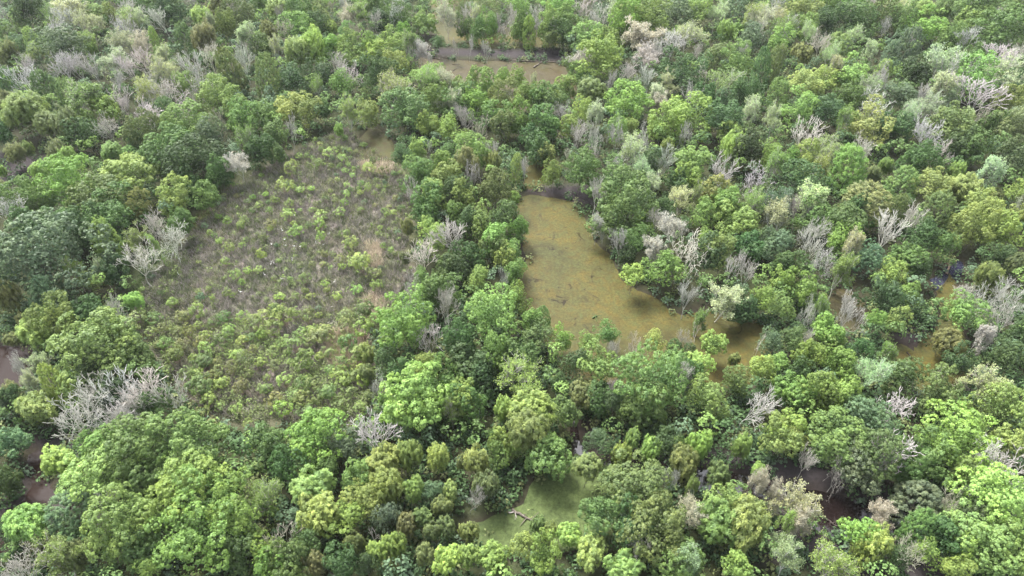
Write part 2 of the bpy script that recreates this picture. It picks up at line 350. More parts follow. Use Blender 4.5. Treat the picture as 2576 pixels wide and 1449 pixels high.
def join(parts):
    V, F, T, o = [], [], [], 0
    for v, f, t in parts: V.append(v); F.append(f + o); T.append(t); o += len(v)
    return np.concatenate(V), np.concatenate(F), np.concatenate(T)
def sph(n, rng, lo=-.35):                             # directions over the upper part of a sphere
    out = []
    while len(out) < n:
        d = rdirs(1, rng)[0]
        if d[2] > lo and all(np.dot(d, q) < 1 - 1.15 / n for q in out[-400:]) or rng.random() < .02 and d[2] > lo: out.append(d)
    return np.array(out)
def broad_crown(seed, nl=18, lr=.30, sh=.62, nc=18, cr=.095, n=34, L=.070, W=.046, loose=.02):
    rng = np.random.default_rng(seed); ld = sph(nl, rng, -.55); parts = []; ax = rdirs(3, rng); am = rng.uniform(.10, .26, 3)
    for d in ld:
        bulge = 1 + sum(a * np.dot(d, x) * abs(np.dot(d, x)) for a, x in zip(am, ax)) + rng.uniform(-.16, .18)
        r = lr * rng.uniform(.55, 1.35); c = d * max(bulge - r * .9, .25); c[2] += rng.uniform(-.08, .12)
        k = max(6, int(nc * (r / lr) ** 1.6)); cdn = sph(k, rng, -.6); cdn = unit(cdn + d * .4)
        st = np.array([1, 1, rng.uniform(.8, 1.25)]); C = c + cdn * r * rng.uniform(.75, 1.15, (k, 1)) * st; C += rng.normal(0, loose, C.shape)
        base = rng.uniform(0, .5)
        parts.append(clump_leaves(C, cr * rng.uniform(.6, 1.4, k), cdn, n, L, W, rng, ct=np.clip(base + rng.uniform(0, .6, k), 0, 1)))
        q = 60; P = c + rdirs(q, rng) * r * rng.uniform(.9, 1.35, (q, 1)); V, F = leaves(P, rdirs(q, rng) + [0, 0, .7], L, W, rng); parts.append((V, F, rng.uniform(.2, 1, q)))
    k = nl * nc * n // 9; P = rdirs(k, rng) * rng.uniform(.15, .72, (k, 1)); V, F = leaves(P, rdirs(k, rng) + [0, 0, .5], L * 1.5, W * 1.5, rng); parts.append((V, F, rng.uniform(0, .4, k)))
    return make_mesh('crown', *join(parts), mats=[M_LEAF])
def willow_crown(seed, nl=12, n=1100):
    rng = np.random.default_rng(seed); parts = []
    for i in range(nl):
        a = i * 2.4 + rng.uniform(-.4, .4); rr = .68 * math.sqrt((i + .4) / nl) * rng.uniform(.85, 1.1)
        c = np.array([rr * math.cos(a), rr * math.sin(a), .30 * (1 - rr) + rng.uniform(-.18, .22)]); r = rng.uniform(.22, .34); hz = rng.uniform(.42, .66)
        # tufts over the lobe, each a bunch of hanging sprays
        nt = 34; td = sph(nt, rng, -.75); C = c + td * np.array([r, r, hz]) * rng.uniform(.8, 1.1, (nt, 1)); k = n // nt
        P = C[:, None] + rdirs(nt * k, rng).reshape(nt, k, 3) * .085 * rng.uniform(.3, 1.1, (nt, k, 1)) * [1, 1, 1.3]
        out = np.broadcast_to(td[:, None], P.shape); T = unit(out * [.7, .7, .2] + [0, 0, -1.1] + rng.normal(0, .38, P.shape))
        N = unit(out + [0, 0, .45] + rng.normal(0, .4, P.shape)); tone = np.clip(rng.uniform(0, .6, (nt, 1)) + rng.uniform(0, .4, (nt, k)), 0, 1)
        V, F = leaves(P.reshape(-1, 3), N.reshape(-1, 3), .10, .028, rng, T.reshape(-1, 3)); parts.append((V, F, tone.ravel()))
    k = 900; P = rdirs(k, rng) * rng.uniform(.1, .7, (k, 1)); V, F = leaves(P, rdirs(k, rng), .12, .06, rng); parts.append((V, F, rng.uniform(0, .4, k)))
    return make_mesh('crown', *join(parts), mats=[M_WILLOW])
def cypress_crown(seed, n=15000, puffy=0.0):
    rng = np.random.default_rng(seed); m = 420; z = rng.uniform(-1, 1, m); a = rng.uniform(0, 2 * math.pi, m); f = (z + 1) / 2
    prof = np.where(f < .36, .60 + .40 * np.sqrt(np.clip(1 - ((.36 - f) / .36) ** 2, 0, 1)), np.sqrt(np.clip(1 - np.abs((f - .36) / .66) ** 2.1, 0, 1)))
    r = prof * (.88 + .22 * (vnoise(a * 2.0 + seed * 7, z * 3, .9, seed) - .5) + rng.normal(0, .07 + puffy * .3, m)) * np.where(rng.random(m) < .25, rng.uniform(.5, .95, m), 1)
    C = np.c_[r * np.cos(a), r * np.sin(a), z * .97]; out = unit(np.c_[np.cos(a), np.sin(a), np.full(m, .5) + np.clip(z, 0, 1)]); k = n // m
    d = rdirs(m * k, rng).reshape(m, k, 3); P = C[:, None] + d * rng.uniform(.3, 1, (m, k, 1)) * (.085 + puffy * .3) * np.array([1, 1, .75]) + out[:, None] * rng.uniform(-.05, .06, (m, k, 1))
    N = unit(out[:, None] * .5 + d * .5 + [0, 0, .75] + rng.normal(0, .4, (m, k, 3))); T = (out[:, None] + rng.normal(0, .6, (m, k, 3))).reshape(-1, 3)
    V, F = leaves(P.reshape(-1, 3), N.reshape(-1, 3), .078, .032, rng, T); tone = np.clip(rng.uniform(0, .6, (m, 1)) + rng.uniform(0, .4, (m, k)), 0, 1).ravel()
    return make_mesh('crown', V, F, tone, [M_NEEDLE])
def bud_crown(seed, sk, per=11, L=.06, W=.040):       # tufts at the twig tips of a bare skeleton (same frame as the skeleton)
    rng = np.random.default_rng(seed); t = sk.tips; t = t[rng.random(len(t)) < .85]; k = per
    P = t[:, None] + rng.normal(0, 1, (len(t), k, 3)) * np.array([.05, .05, .022]); N = rdirs(len(t) * k, rng) + [0, 0, .9]
    V, F = leaves((P.reshape(-1, 3)) * [1, 1, 2.2], N, L, W, rng); V = V / [1, 1, 2.2]
    return make_mesh('crown', V, F, np.clip(np.repeat(rng.uniform(0, .6, len(t)), k) + rng.uniform(0, .4, len(t) * k), 0, 1), [M_BUD])

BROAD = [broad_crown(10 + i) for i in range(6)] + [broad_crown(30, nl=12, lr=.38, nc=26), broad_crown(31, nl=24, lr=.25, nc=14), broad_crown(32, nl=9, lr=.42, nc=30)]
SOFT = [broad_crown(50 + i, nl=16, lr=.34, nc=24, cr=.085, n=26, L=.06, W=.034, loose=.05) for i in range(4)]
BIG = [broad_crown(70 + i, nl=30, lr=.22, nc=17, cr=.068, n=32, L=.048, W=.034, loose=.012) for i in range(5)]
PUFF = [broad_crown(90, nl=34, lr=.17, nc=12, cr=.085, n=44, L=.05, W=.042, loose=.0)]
WILLOW = [willow_crown(100 + i) for i in range(5)]
CYP = [cypress_crown(120 + i) for i in range(4)]; CYPP = [cypress_crown(130, 16000, .13)]
SKB = [skeleton(200, spread=.55, kids=(5, 4, 3, 3, 2)), skeleton(201, spread=.7, up=.06, kids=(5, 4, 4, 3, 2)), skeleton(202, spread=.42, up=.16, kids=(6, 4, 3, 3, 2)),
       skeleton(203, spread=.6, kids=(4, 4, 3, 3, 2), wig=.2), skeleton(204, spread=.5, trunk=.42, kids=(5, 4, 3, 3, 2), wig=.16), skeleton(205, spread=.8, up=.02, trunk=.2, kids=(5, 4, 3, 3, 2), wig=.18)]
SKB += [skeleton(230, (.006, .005), spread=.5, wig=.2, kids=(5, 4, 4, 3, 3)), skeleton(231, (.006, .005), spread=.66, wig=.17, kids=(6, 4, 4, 3, 3)), skeleton(232, (.006, .005), spread=.45, up=.15, trunk=.4, wig=.18, kids=(5, 5, 4, 3, 3)), skeleton(233, (.0065, .005), spread=.75, wig=.24, up=.04, kids=(4, 4, 4, 4, 3))]
SKS = [skeleton(206, spread=.5, kids=(5, 4, 4, 3, 2)), skeleton(207, spread=.65, up=.05, kids=(5, 4, 4, 3, 2)), skeleton(208, spread=.42, up=.16, kids=(6, 4, 3, 3, 3)), skeleton(209, spread=.6, kids=(4, 4, 4, 3, 3), wig=.2)]
SNAG = [skeleton(210, depth=3, trunk=.5, spread=.65, kids=(4, 3, 3, 2), wig=.22, r0=.034, ln=.34), skeleton(211, depth=4, trunk=.45, spread=.55, kids=(4, 4, 3, 2), wig=.18, r0=.03, ln=.36)]
BUDS = [bud_crown(300 + i, s) for i, s in enumerate(SKS)]
LIMB = [skeleton(220 + i, depth=3, trunk=.45, kids=(5, 4, 3, 2), spread=.55, r0=.024) for i in range(3)]
def shrub_crown(seed, nc=22, n=26):
    rng = np.random.default_rng(seed); d = sph(nc, rng, -.1); C = d * rng.uniform(.35, .9, (nc, 1)) + [0, 0, .1]
    V, F, t = clump_leaves(C, .26 * rng.uniform(.7, 1.3, nc), d, n, .17, .075, rng, up=.5); return make_mesh('foliage', V, F, t, [M_WILLOW])
SHRUB = [shrub_crown(400 + i) for i in range(5)] + [shrub_crown(410 + i, 30, 34) for i in range(2)]
def stems(seed):
    rng = np.random.default_rng(seed); S, A = [], []
    for i in range(9):
        a = rng.uniform(0, 6.28); d = np.array([math.cos(a) * .5, math.sin(a) * .5, 1.]); p = np.array([0, 0, 0.]); r = .035
        for k in range(3): q = p + d * .3 + rng.normal(0, .04, 3); S.append((p, q)); A.append(r); r *= .75; p = q
    V, F = tubes(S, A, np.array(A) * .75, 4); return make_mesh('stems', V, F, mats=[M_BARK])
STEMS = [stems(500 + i) for i in range(3)]

# ------------------------------------------------------------------ palette (base colours, linear)
PAL = {'1': (.058, .104, .037), '2': (.096, .157, .048), '3': (.152, .236, .064), '4': (.195, .275, .080), '5': (.142, .178, .066), '6': (.31, .365, .20),
       '7': (.40, .385, .345), '8': (.35, .33, .25), '9': (.092, .145, .078)}
CW = {'1': 'dark green', '2': 'mid green', '3': 'fresh green', '4': 'bright yellow-green', '5': 'olive green', '6': 'pale cream-green', '7': 'grey', '8': 'tan', '9': 'bluish green'}

# region, name and label of a thing
ANCH = [l.rsplit('|', 2) for l in '''in the far upper left corner|60|40
under the top edge, left part|330|40
among the pale upper left woods|250|150
in the upper left grey thicket|420|210
beside the left mud flat|130|330
above the dark mud flat|90|250
in the row above the mud flat|300|300
on the upper left slope|560|160
under the top edge, towards the ponds|760|50
around the big golden willow|780|170
west of the upper pond|960|190
between upper pond and small pond|980|280
north of the small pond|860|300
beside the tall white snag|1110|60
on the flooded hollow|1250|80
in the trees right of the hollow|1430|60
on the south shore of upper pond|1220|220
on the strip below the upper pond|1330|300
east of the upper pond|1500|170
under the top edge, right of centre|1650|40
in the bare patch above the right woods|1640|150
in the dark woods right of centre|1750|230
north of the pond inlet|1480|330
around the two pale green crowns|1840|190
under the top edge, right part|2000|40
in the upper right green canopy|2200|90
under the top edge, far right|2480|60
in the bare upper right woods|2420|240
around the long yellow-green crown|2080|230
above the cypress stand|2100|380
in the cypress stand|2270|480
by the right edge, upper part|2500|430
beside the bare lone tree|2350|350
east of the upper pond bank|1600|270
on the bank right of the inlet|1400|430
on the shore of the main pond's bend|1560|520
in the woods behind the pond bend|1720|480
above the main pond's right shore|1650|640
in the white budding woods|1850|400
in the middle of right woods|1900|560
around the bluish crowns right of pond|2010|600
in the woods left of blue pool|2120|660
around the blue pool|2350|720
around the great bright right crown|2460|590
by the right edge, middle part|2500|760
beside the east pond|2330|880
behind the pond's right end|1980|760
between pond and hidden pool|2050|830
at the right end of main pond|1900|880
on the near shore, right part|1780|880
on the near shore of main pond|1600|880
on the near shore, left part|1450|880
on the ridge beside the pond|1270|620
on the ridge, upper end|1230|450
on the ridge around the white tree|1120|600
on the ridge below the small pond|1080|440
on the lower ridge|1240|800
at the foot of the ridge|1060|830
around the lime green crown|1040|1030
on the slope below the ridge|1250|950
in the oak grove left of clearing|180|520
on the clearing's upper left rim|560|400
at the clearing's upper left edge|440|520
around the white broken tree|380|620
around the great bluish dome tree|100|680
by the left edge, middle part|40|800
around the huge light green crown|260|880
in the wide bare branches lower left|270|1010
by the left edge, lower part|30|1000
beside the left creek|130|1150
above the big lower left oaks|400|1080
in the lower left oaks|420|1300
in the lower left corner|90|1370
under the bare crown, lower centre|860|1110
left of the golden willows|720|1180
around the golden willow clump|1010|1180
in the willows at bottom centre|880|1370
at the bottom edge, centre|1120|1400
left of the duckweed pond|1180|1230
on the duckweed pond rim|1300|1330
above the duckweed pond|1400|1080
at the bottom, below duckweed pond|1480|1400
around the great round lower oak|1640|1010
around the great spreading oak|1600|1280
on the near bank of dark creek|1780|1280
around the huge golden willow|1830|1370
on the dark creek bank|1760|1130
above the bend of dark creek|1940|1060
beside the bare creekside trees|2060|1140
in the pale budding trees by creek|1980|1290
at the bottom, right of creek|2080|1400
around the soft green creek tree|2310|1280
in the lower right corner|2500|1320
by the right edge, lower part|2490|1130
above the lower right bare trees|2420|1010
in the green band above creek|2180|1020
between east pond and creek|2270|960
along the back of the clearing|840|400
in the upper part of clearing|720|480
in the clearing's dead reeds|880|520
in the open middle of clearing|680|600
among the white birds|740|640
at the clearing's right margin|1000|600
in the clearing near the ridge|900|700
in the clearing's left meadow|520|620
on the grassy left side|420|720
in the lower middle of clearing|700|760
beside the tan reed patch|880|860
in the dense lower shrubs|620|860
in the lower left shrubs|480|900
in the shrubs below the reeds|820|960
in the lowest shrubs of clearing|640|990
above the bright lower crown|760|1030'''.split('\n')]
ANCH = [(a[0], float(a[1]), float(a[2])) for a in ANCH]
ORD = ['', 'first', 'second', 'third', 'fourth', 'fifth', 'sixth', 'seventh', 'eighth', 'ninth', 'tenth', 'eleventh', 'twelfth', 'thirteenth', 'fourteenth', 'fifteenth']
THINGS = []                                           # (object, description, px, py, words)
def note(o, desc, px, py, cat, group): o['category'] = cat; o['group'] = group; THINGS.append((o, desc, px, py))
def finish_labels():
    by = {}
    for o, d, x, y in THINGS:
        r = min(ANCH, key=lambda a: (a[1] - x) ** 2 + 1.6 * (a[2] - y) ** 2)[0]; by.setdefault((d, r), []).append((x, y, o))
    for (d, r), v in by.items():
        n = len(v)
        if n == 1: v[0][2]['label'] = f'{d} {r}'; continue
        xs = [q[0] for q in v]; ys = [q[1] for q in v]
        if n == 2:
            if max(xs) - min(xs) > max(ys) - min(ys): v.sort(key=lambda q: q[0]); w = ('left one', 'right one')
            else: v.sort(key=lambda q: q[1]); w = ('upper one', 'lower one')
            for q, k in zip(v, w): q[2]['label'] = f'{d} {r}, {k}'
            continue
        v.sort(key=lambda q: q[0])
        for i, q in enumerate(v):
            k = 'leftmost' if i == 0 else 'rightmost' if i == n - 1 else f'{ORD[min(i + 1, 15)]} from the left' if i <= n // 2 else f'{ORD[min(n - i, 15)]} from the right'
            q[2]['label'] = f'{d} {r}, {k}'

RNG = random.Random(7)
def child(name, me, parent, col, loc, scale, rot=0.0):
    o = bpy.data.objects.new(name, me); COL.objects.link(o); o.parent = parent; o.location = loc; o.scale = scale; o.rotation_euler = (0, 0, rot)
    o.color = (*col, 1); return o
def jit(c, s=.12):
    k = 1 + RNG.uniform(-s, s); return tuple(max(.01, v * k * (1 + RNG.uniform(-s * .6, s * .6))) for v in c)
GROW = {'b': 1.27, 'f': 1.27, 'w': 1.2, 'c': 1.08, 'n': 1.5, 's': 1.42, 'g': 1.1, 'p': 1.1}
PLACED = []                                           # x, y, radius
KN = {'b': ('leafy_tree', 'tree', 'leafy tree', 'leafy trees of the swamp forest'), 'f': ('leafy_tree', 'tree', 'leafy tree', 'leafy trees of the swamp forest'),
      'w': ('willow_tree', 'willow', 'feathery willow', 'feathery willows'), 'c': ('cypress_tree', 'cypress', 'smooth cypress', 'cypresses of the swamp forest'),
      'n': ('bare_tree', 'bare tree', 'bare tree', 'bare leafless trees'), 's': ('budding_tree', 'tree', 'thin budding tree', 'thin budding trees'),
      'g': ('dead_snag', 'snag', 'dead snag', 'dead snags'), 'p': ('leafy_tree', 'tree', 'lime umbrella tree', 'leafy trees of the swamp forest')}
def tree(kind, cc, X, Y, r, rz, H, px, py, rot=None, tilt=7):
    name, cat, word, group = KN[kind]
    if kind == 'b' and r > 4.6: name, word, group = 'oak_tree', 'spreading oak', 'spreading oaks of the swamp forest'
    g = gz(X, Y) - .05
    root = bpy.data.objects.new(name, None); COL.objects.link(root); root.location = (X, Y, g); root.empty_display_size = .5
    rot = RNG.uniform(0, 6.28) if rot is None else rot
    root.rotation_euler = (math.radians(RNG.uniform(-tilt, tilt)), math.radians(RNG.uniform(-tilt, tilt)), rot)
    col = jit(PAL[cc], .06 if cc in '78' else .19); dark = jit((.13, .115, .10)); size = 'small' if r < 2.7 else 'large' if r > 6 else ''
    if kind in 'ng':
        sk = RNG.choice((SKB[:6] if r > 4 else SKB) if kind == 'n' else SNAG)
        if r > 4: col = jit((.45, .43, .39), .1)
        child('trunk', sk.trunk, root, col, (0, 0, 0), (r, r, H)); child('branches', sk.branches, root, col, (0, 0, 0), (r, r, H))
    elif kind == 's':
        i = RNG.randrange(len(SKS)); sk = SKS[i]; bk = jit(PAL['7'] if cc != '8' else PAL['8'], .07)
        child('trunk', sk.trunk, root, bk, (0, 0, 0), (r, r, H)); child('branches', sk.branches, root, bk, (0, 0, 0), (r, r, H)); child('crown', BUDS[i], root, col, (0, 0, 0), (r, r, H))
    else:
        zc = max(H - rz, rz * .75)
        cr = {'b': (BIG if r > 4.6 else BROAD + SOFT), 'f': SOFT, 'w': WILLOW, 'c': CYP, 'p': PUFF}[kind]
        me = RNG.choice(cr); rx, ry = r * RNG.uniform(.88, 1.12), r * RNG.uniform(.88, 1.12)
        if kind == 'c' and cc == '2' and r > 4.2: me = CYPP[0]
        child('crown', me, root, col, (0, 0, zc), (rx, ry, rz)); sk = RNG.choice(LIMB)
        child('trunk', sk.trunk, root, dark, (0, 0, 0), (r * .75, r * .75, zc + rz * .35)); child('limbs', sk.branches, root, dark, (0, 0, 0), (r * .75, r * .75, zc + rz * .35))
    PLACED.append((X, Y, r))
    d = f'{size} {CW[cc]} {word}'.strip() if kind != 's' else f'{size} {CW[cc]} budding tree'.strip()
    if kind == 'p': d = 'broad lime green umbrella-shaped tree'
    note(root, d, px, py, cat, group); return root
OPEN_D = [ [(1300,470),(1345,395),(1385,395),(1390,430),(1400,495),(1450,505),(1483,582),(1535,650),(1563,705),(1600,722),(1688,761),(1763,790),(1850,792),(1905,829),(1890,920),(1860,905),(1840,860),(1700,870),(1600,850),(1540,800),(1440,874),(1390,830),(1360,760),(1312,740),(1325,690),(1335,620),(1310,560)],
 [(1065,125),(1420,130),(1430,200),(1330,240),(1270,190),(1150,180),(1070,165)], [(1085,50),(1170,70),(1160,125),(1085,120)],
 [(870,420),(905,350),(935,315),(990,350),(1005,420)], [(1190,1340),(1320,1240),(1350,1165),(1460,1165),(1500,1210),(1450,1300),(1400,1340),(1300,1360)],
 [(1740,1185),(1830,1180),(1830,1215),(1760,1215)], [(1930,1165),(2060,1165),(2120,1215),(2200,1240),(2210,1300),(2120,1330),(2060,1300),(2010,1235),(1940,1225)],
 [(30,1350),(60,1180),(80,1130),(120,1130),(120,1190),(190,1230),(230,1150),(240,1200),(150,1300),(60,1330)], [(-20,880),(80,870),(90,930),(40,1000),(-20,960)],
 [(2250,860),(2320,860),(2400,860),(2440,930),(2400,980),(2310,950),(2250,910)], [(2330,640),(2430,640),(2400,740),(2330,740)], [(0,390),(140,390),(120,450),(20,460)],
 [(2085,740),(2170,750),(2175,830),(2130,830)], CLEAR_D, [(1500,1120),(1560,1160),(1530,1190),(1440,1150),(1440,1060),(1470,1060)] ]

def grown(kind, px, py, w, h):
    g = GROW.get(kind, 1.2); h = h or w * .95
    a = np.arange(12) * math.pi / 6; x, y = px + .5 * w * g * np.cos(a), py + .5 * h * g * np.sin(a)
    return 1.0 if any(inside(x, y, q).sum() > 1 for q in OPEN_D if kind not in 'ns' or q is not CLEAR_D) else g
def place(kind, cc, px, py, w, h=None):
    G = grown(kind, px, py, w, h)
    r = 3.5; H = 10.0; rz = 3.0; hk = RNG.uniform(.88, 1.2)
    for _ in range(4):
        zc = H - rz if kind not in 'nsg' else H * .6
        X, Y, t = at(px, py, zc); r = max(1.6, .5 * w * t / FOC * G); r = min(r, 10)
        d = ray(px, py); e = math.asin(min(1, -d[2] / np.linalg.norm(d)))
        rz = r * {'b': 1.3, 'f': 1.3, 'w': 1.5, 'c': 2.0, 'p': .7}.get(kind, .9)
        if h:
            av = .5 * h * t / FOC * (1.2 if G > 1 else 1.0); q = av * av - (r * math.sin(e)) ** 2; rz = math.sqrt(max(q, (.25 * r) ** 2)) / math.cos(e); rz = min(max(rz, r * .95), r * (2.6 if kind == 'c' else 1.8))
        base = {'b': 5.5, 'f': 5, 'w': 4.5, 'c': 5.0, 'n': 5.5, 's': 5, 'g': 5, 'p': 6}[kind]
        H = min(20, max((base + 1.05 * r) * hk, rz * 1.9 + .8))
        if kind in 'nsg': H = min(20, (3.8 if py < 800 else 2.4) + (base + 1.1 * r if not h else max(base + .8 * r, .9 * h * t / FOC / math.cos(e) * .8)))
    return tree(kind, cc, X, Y, r, rz, H, px, py)

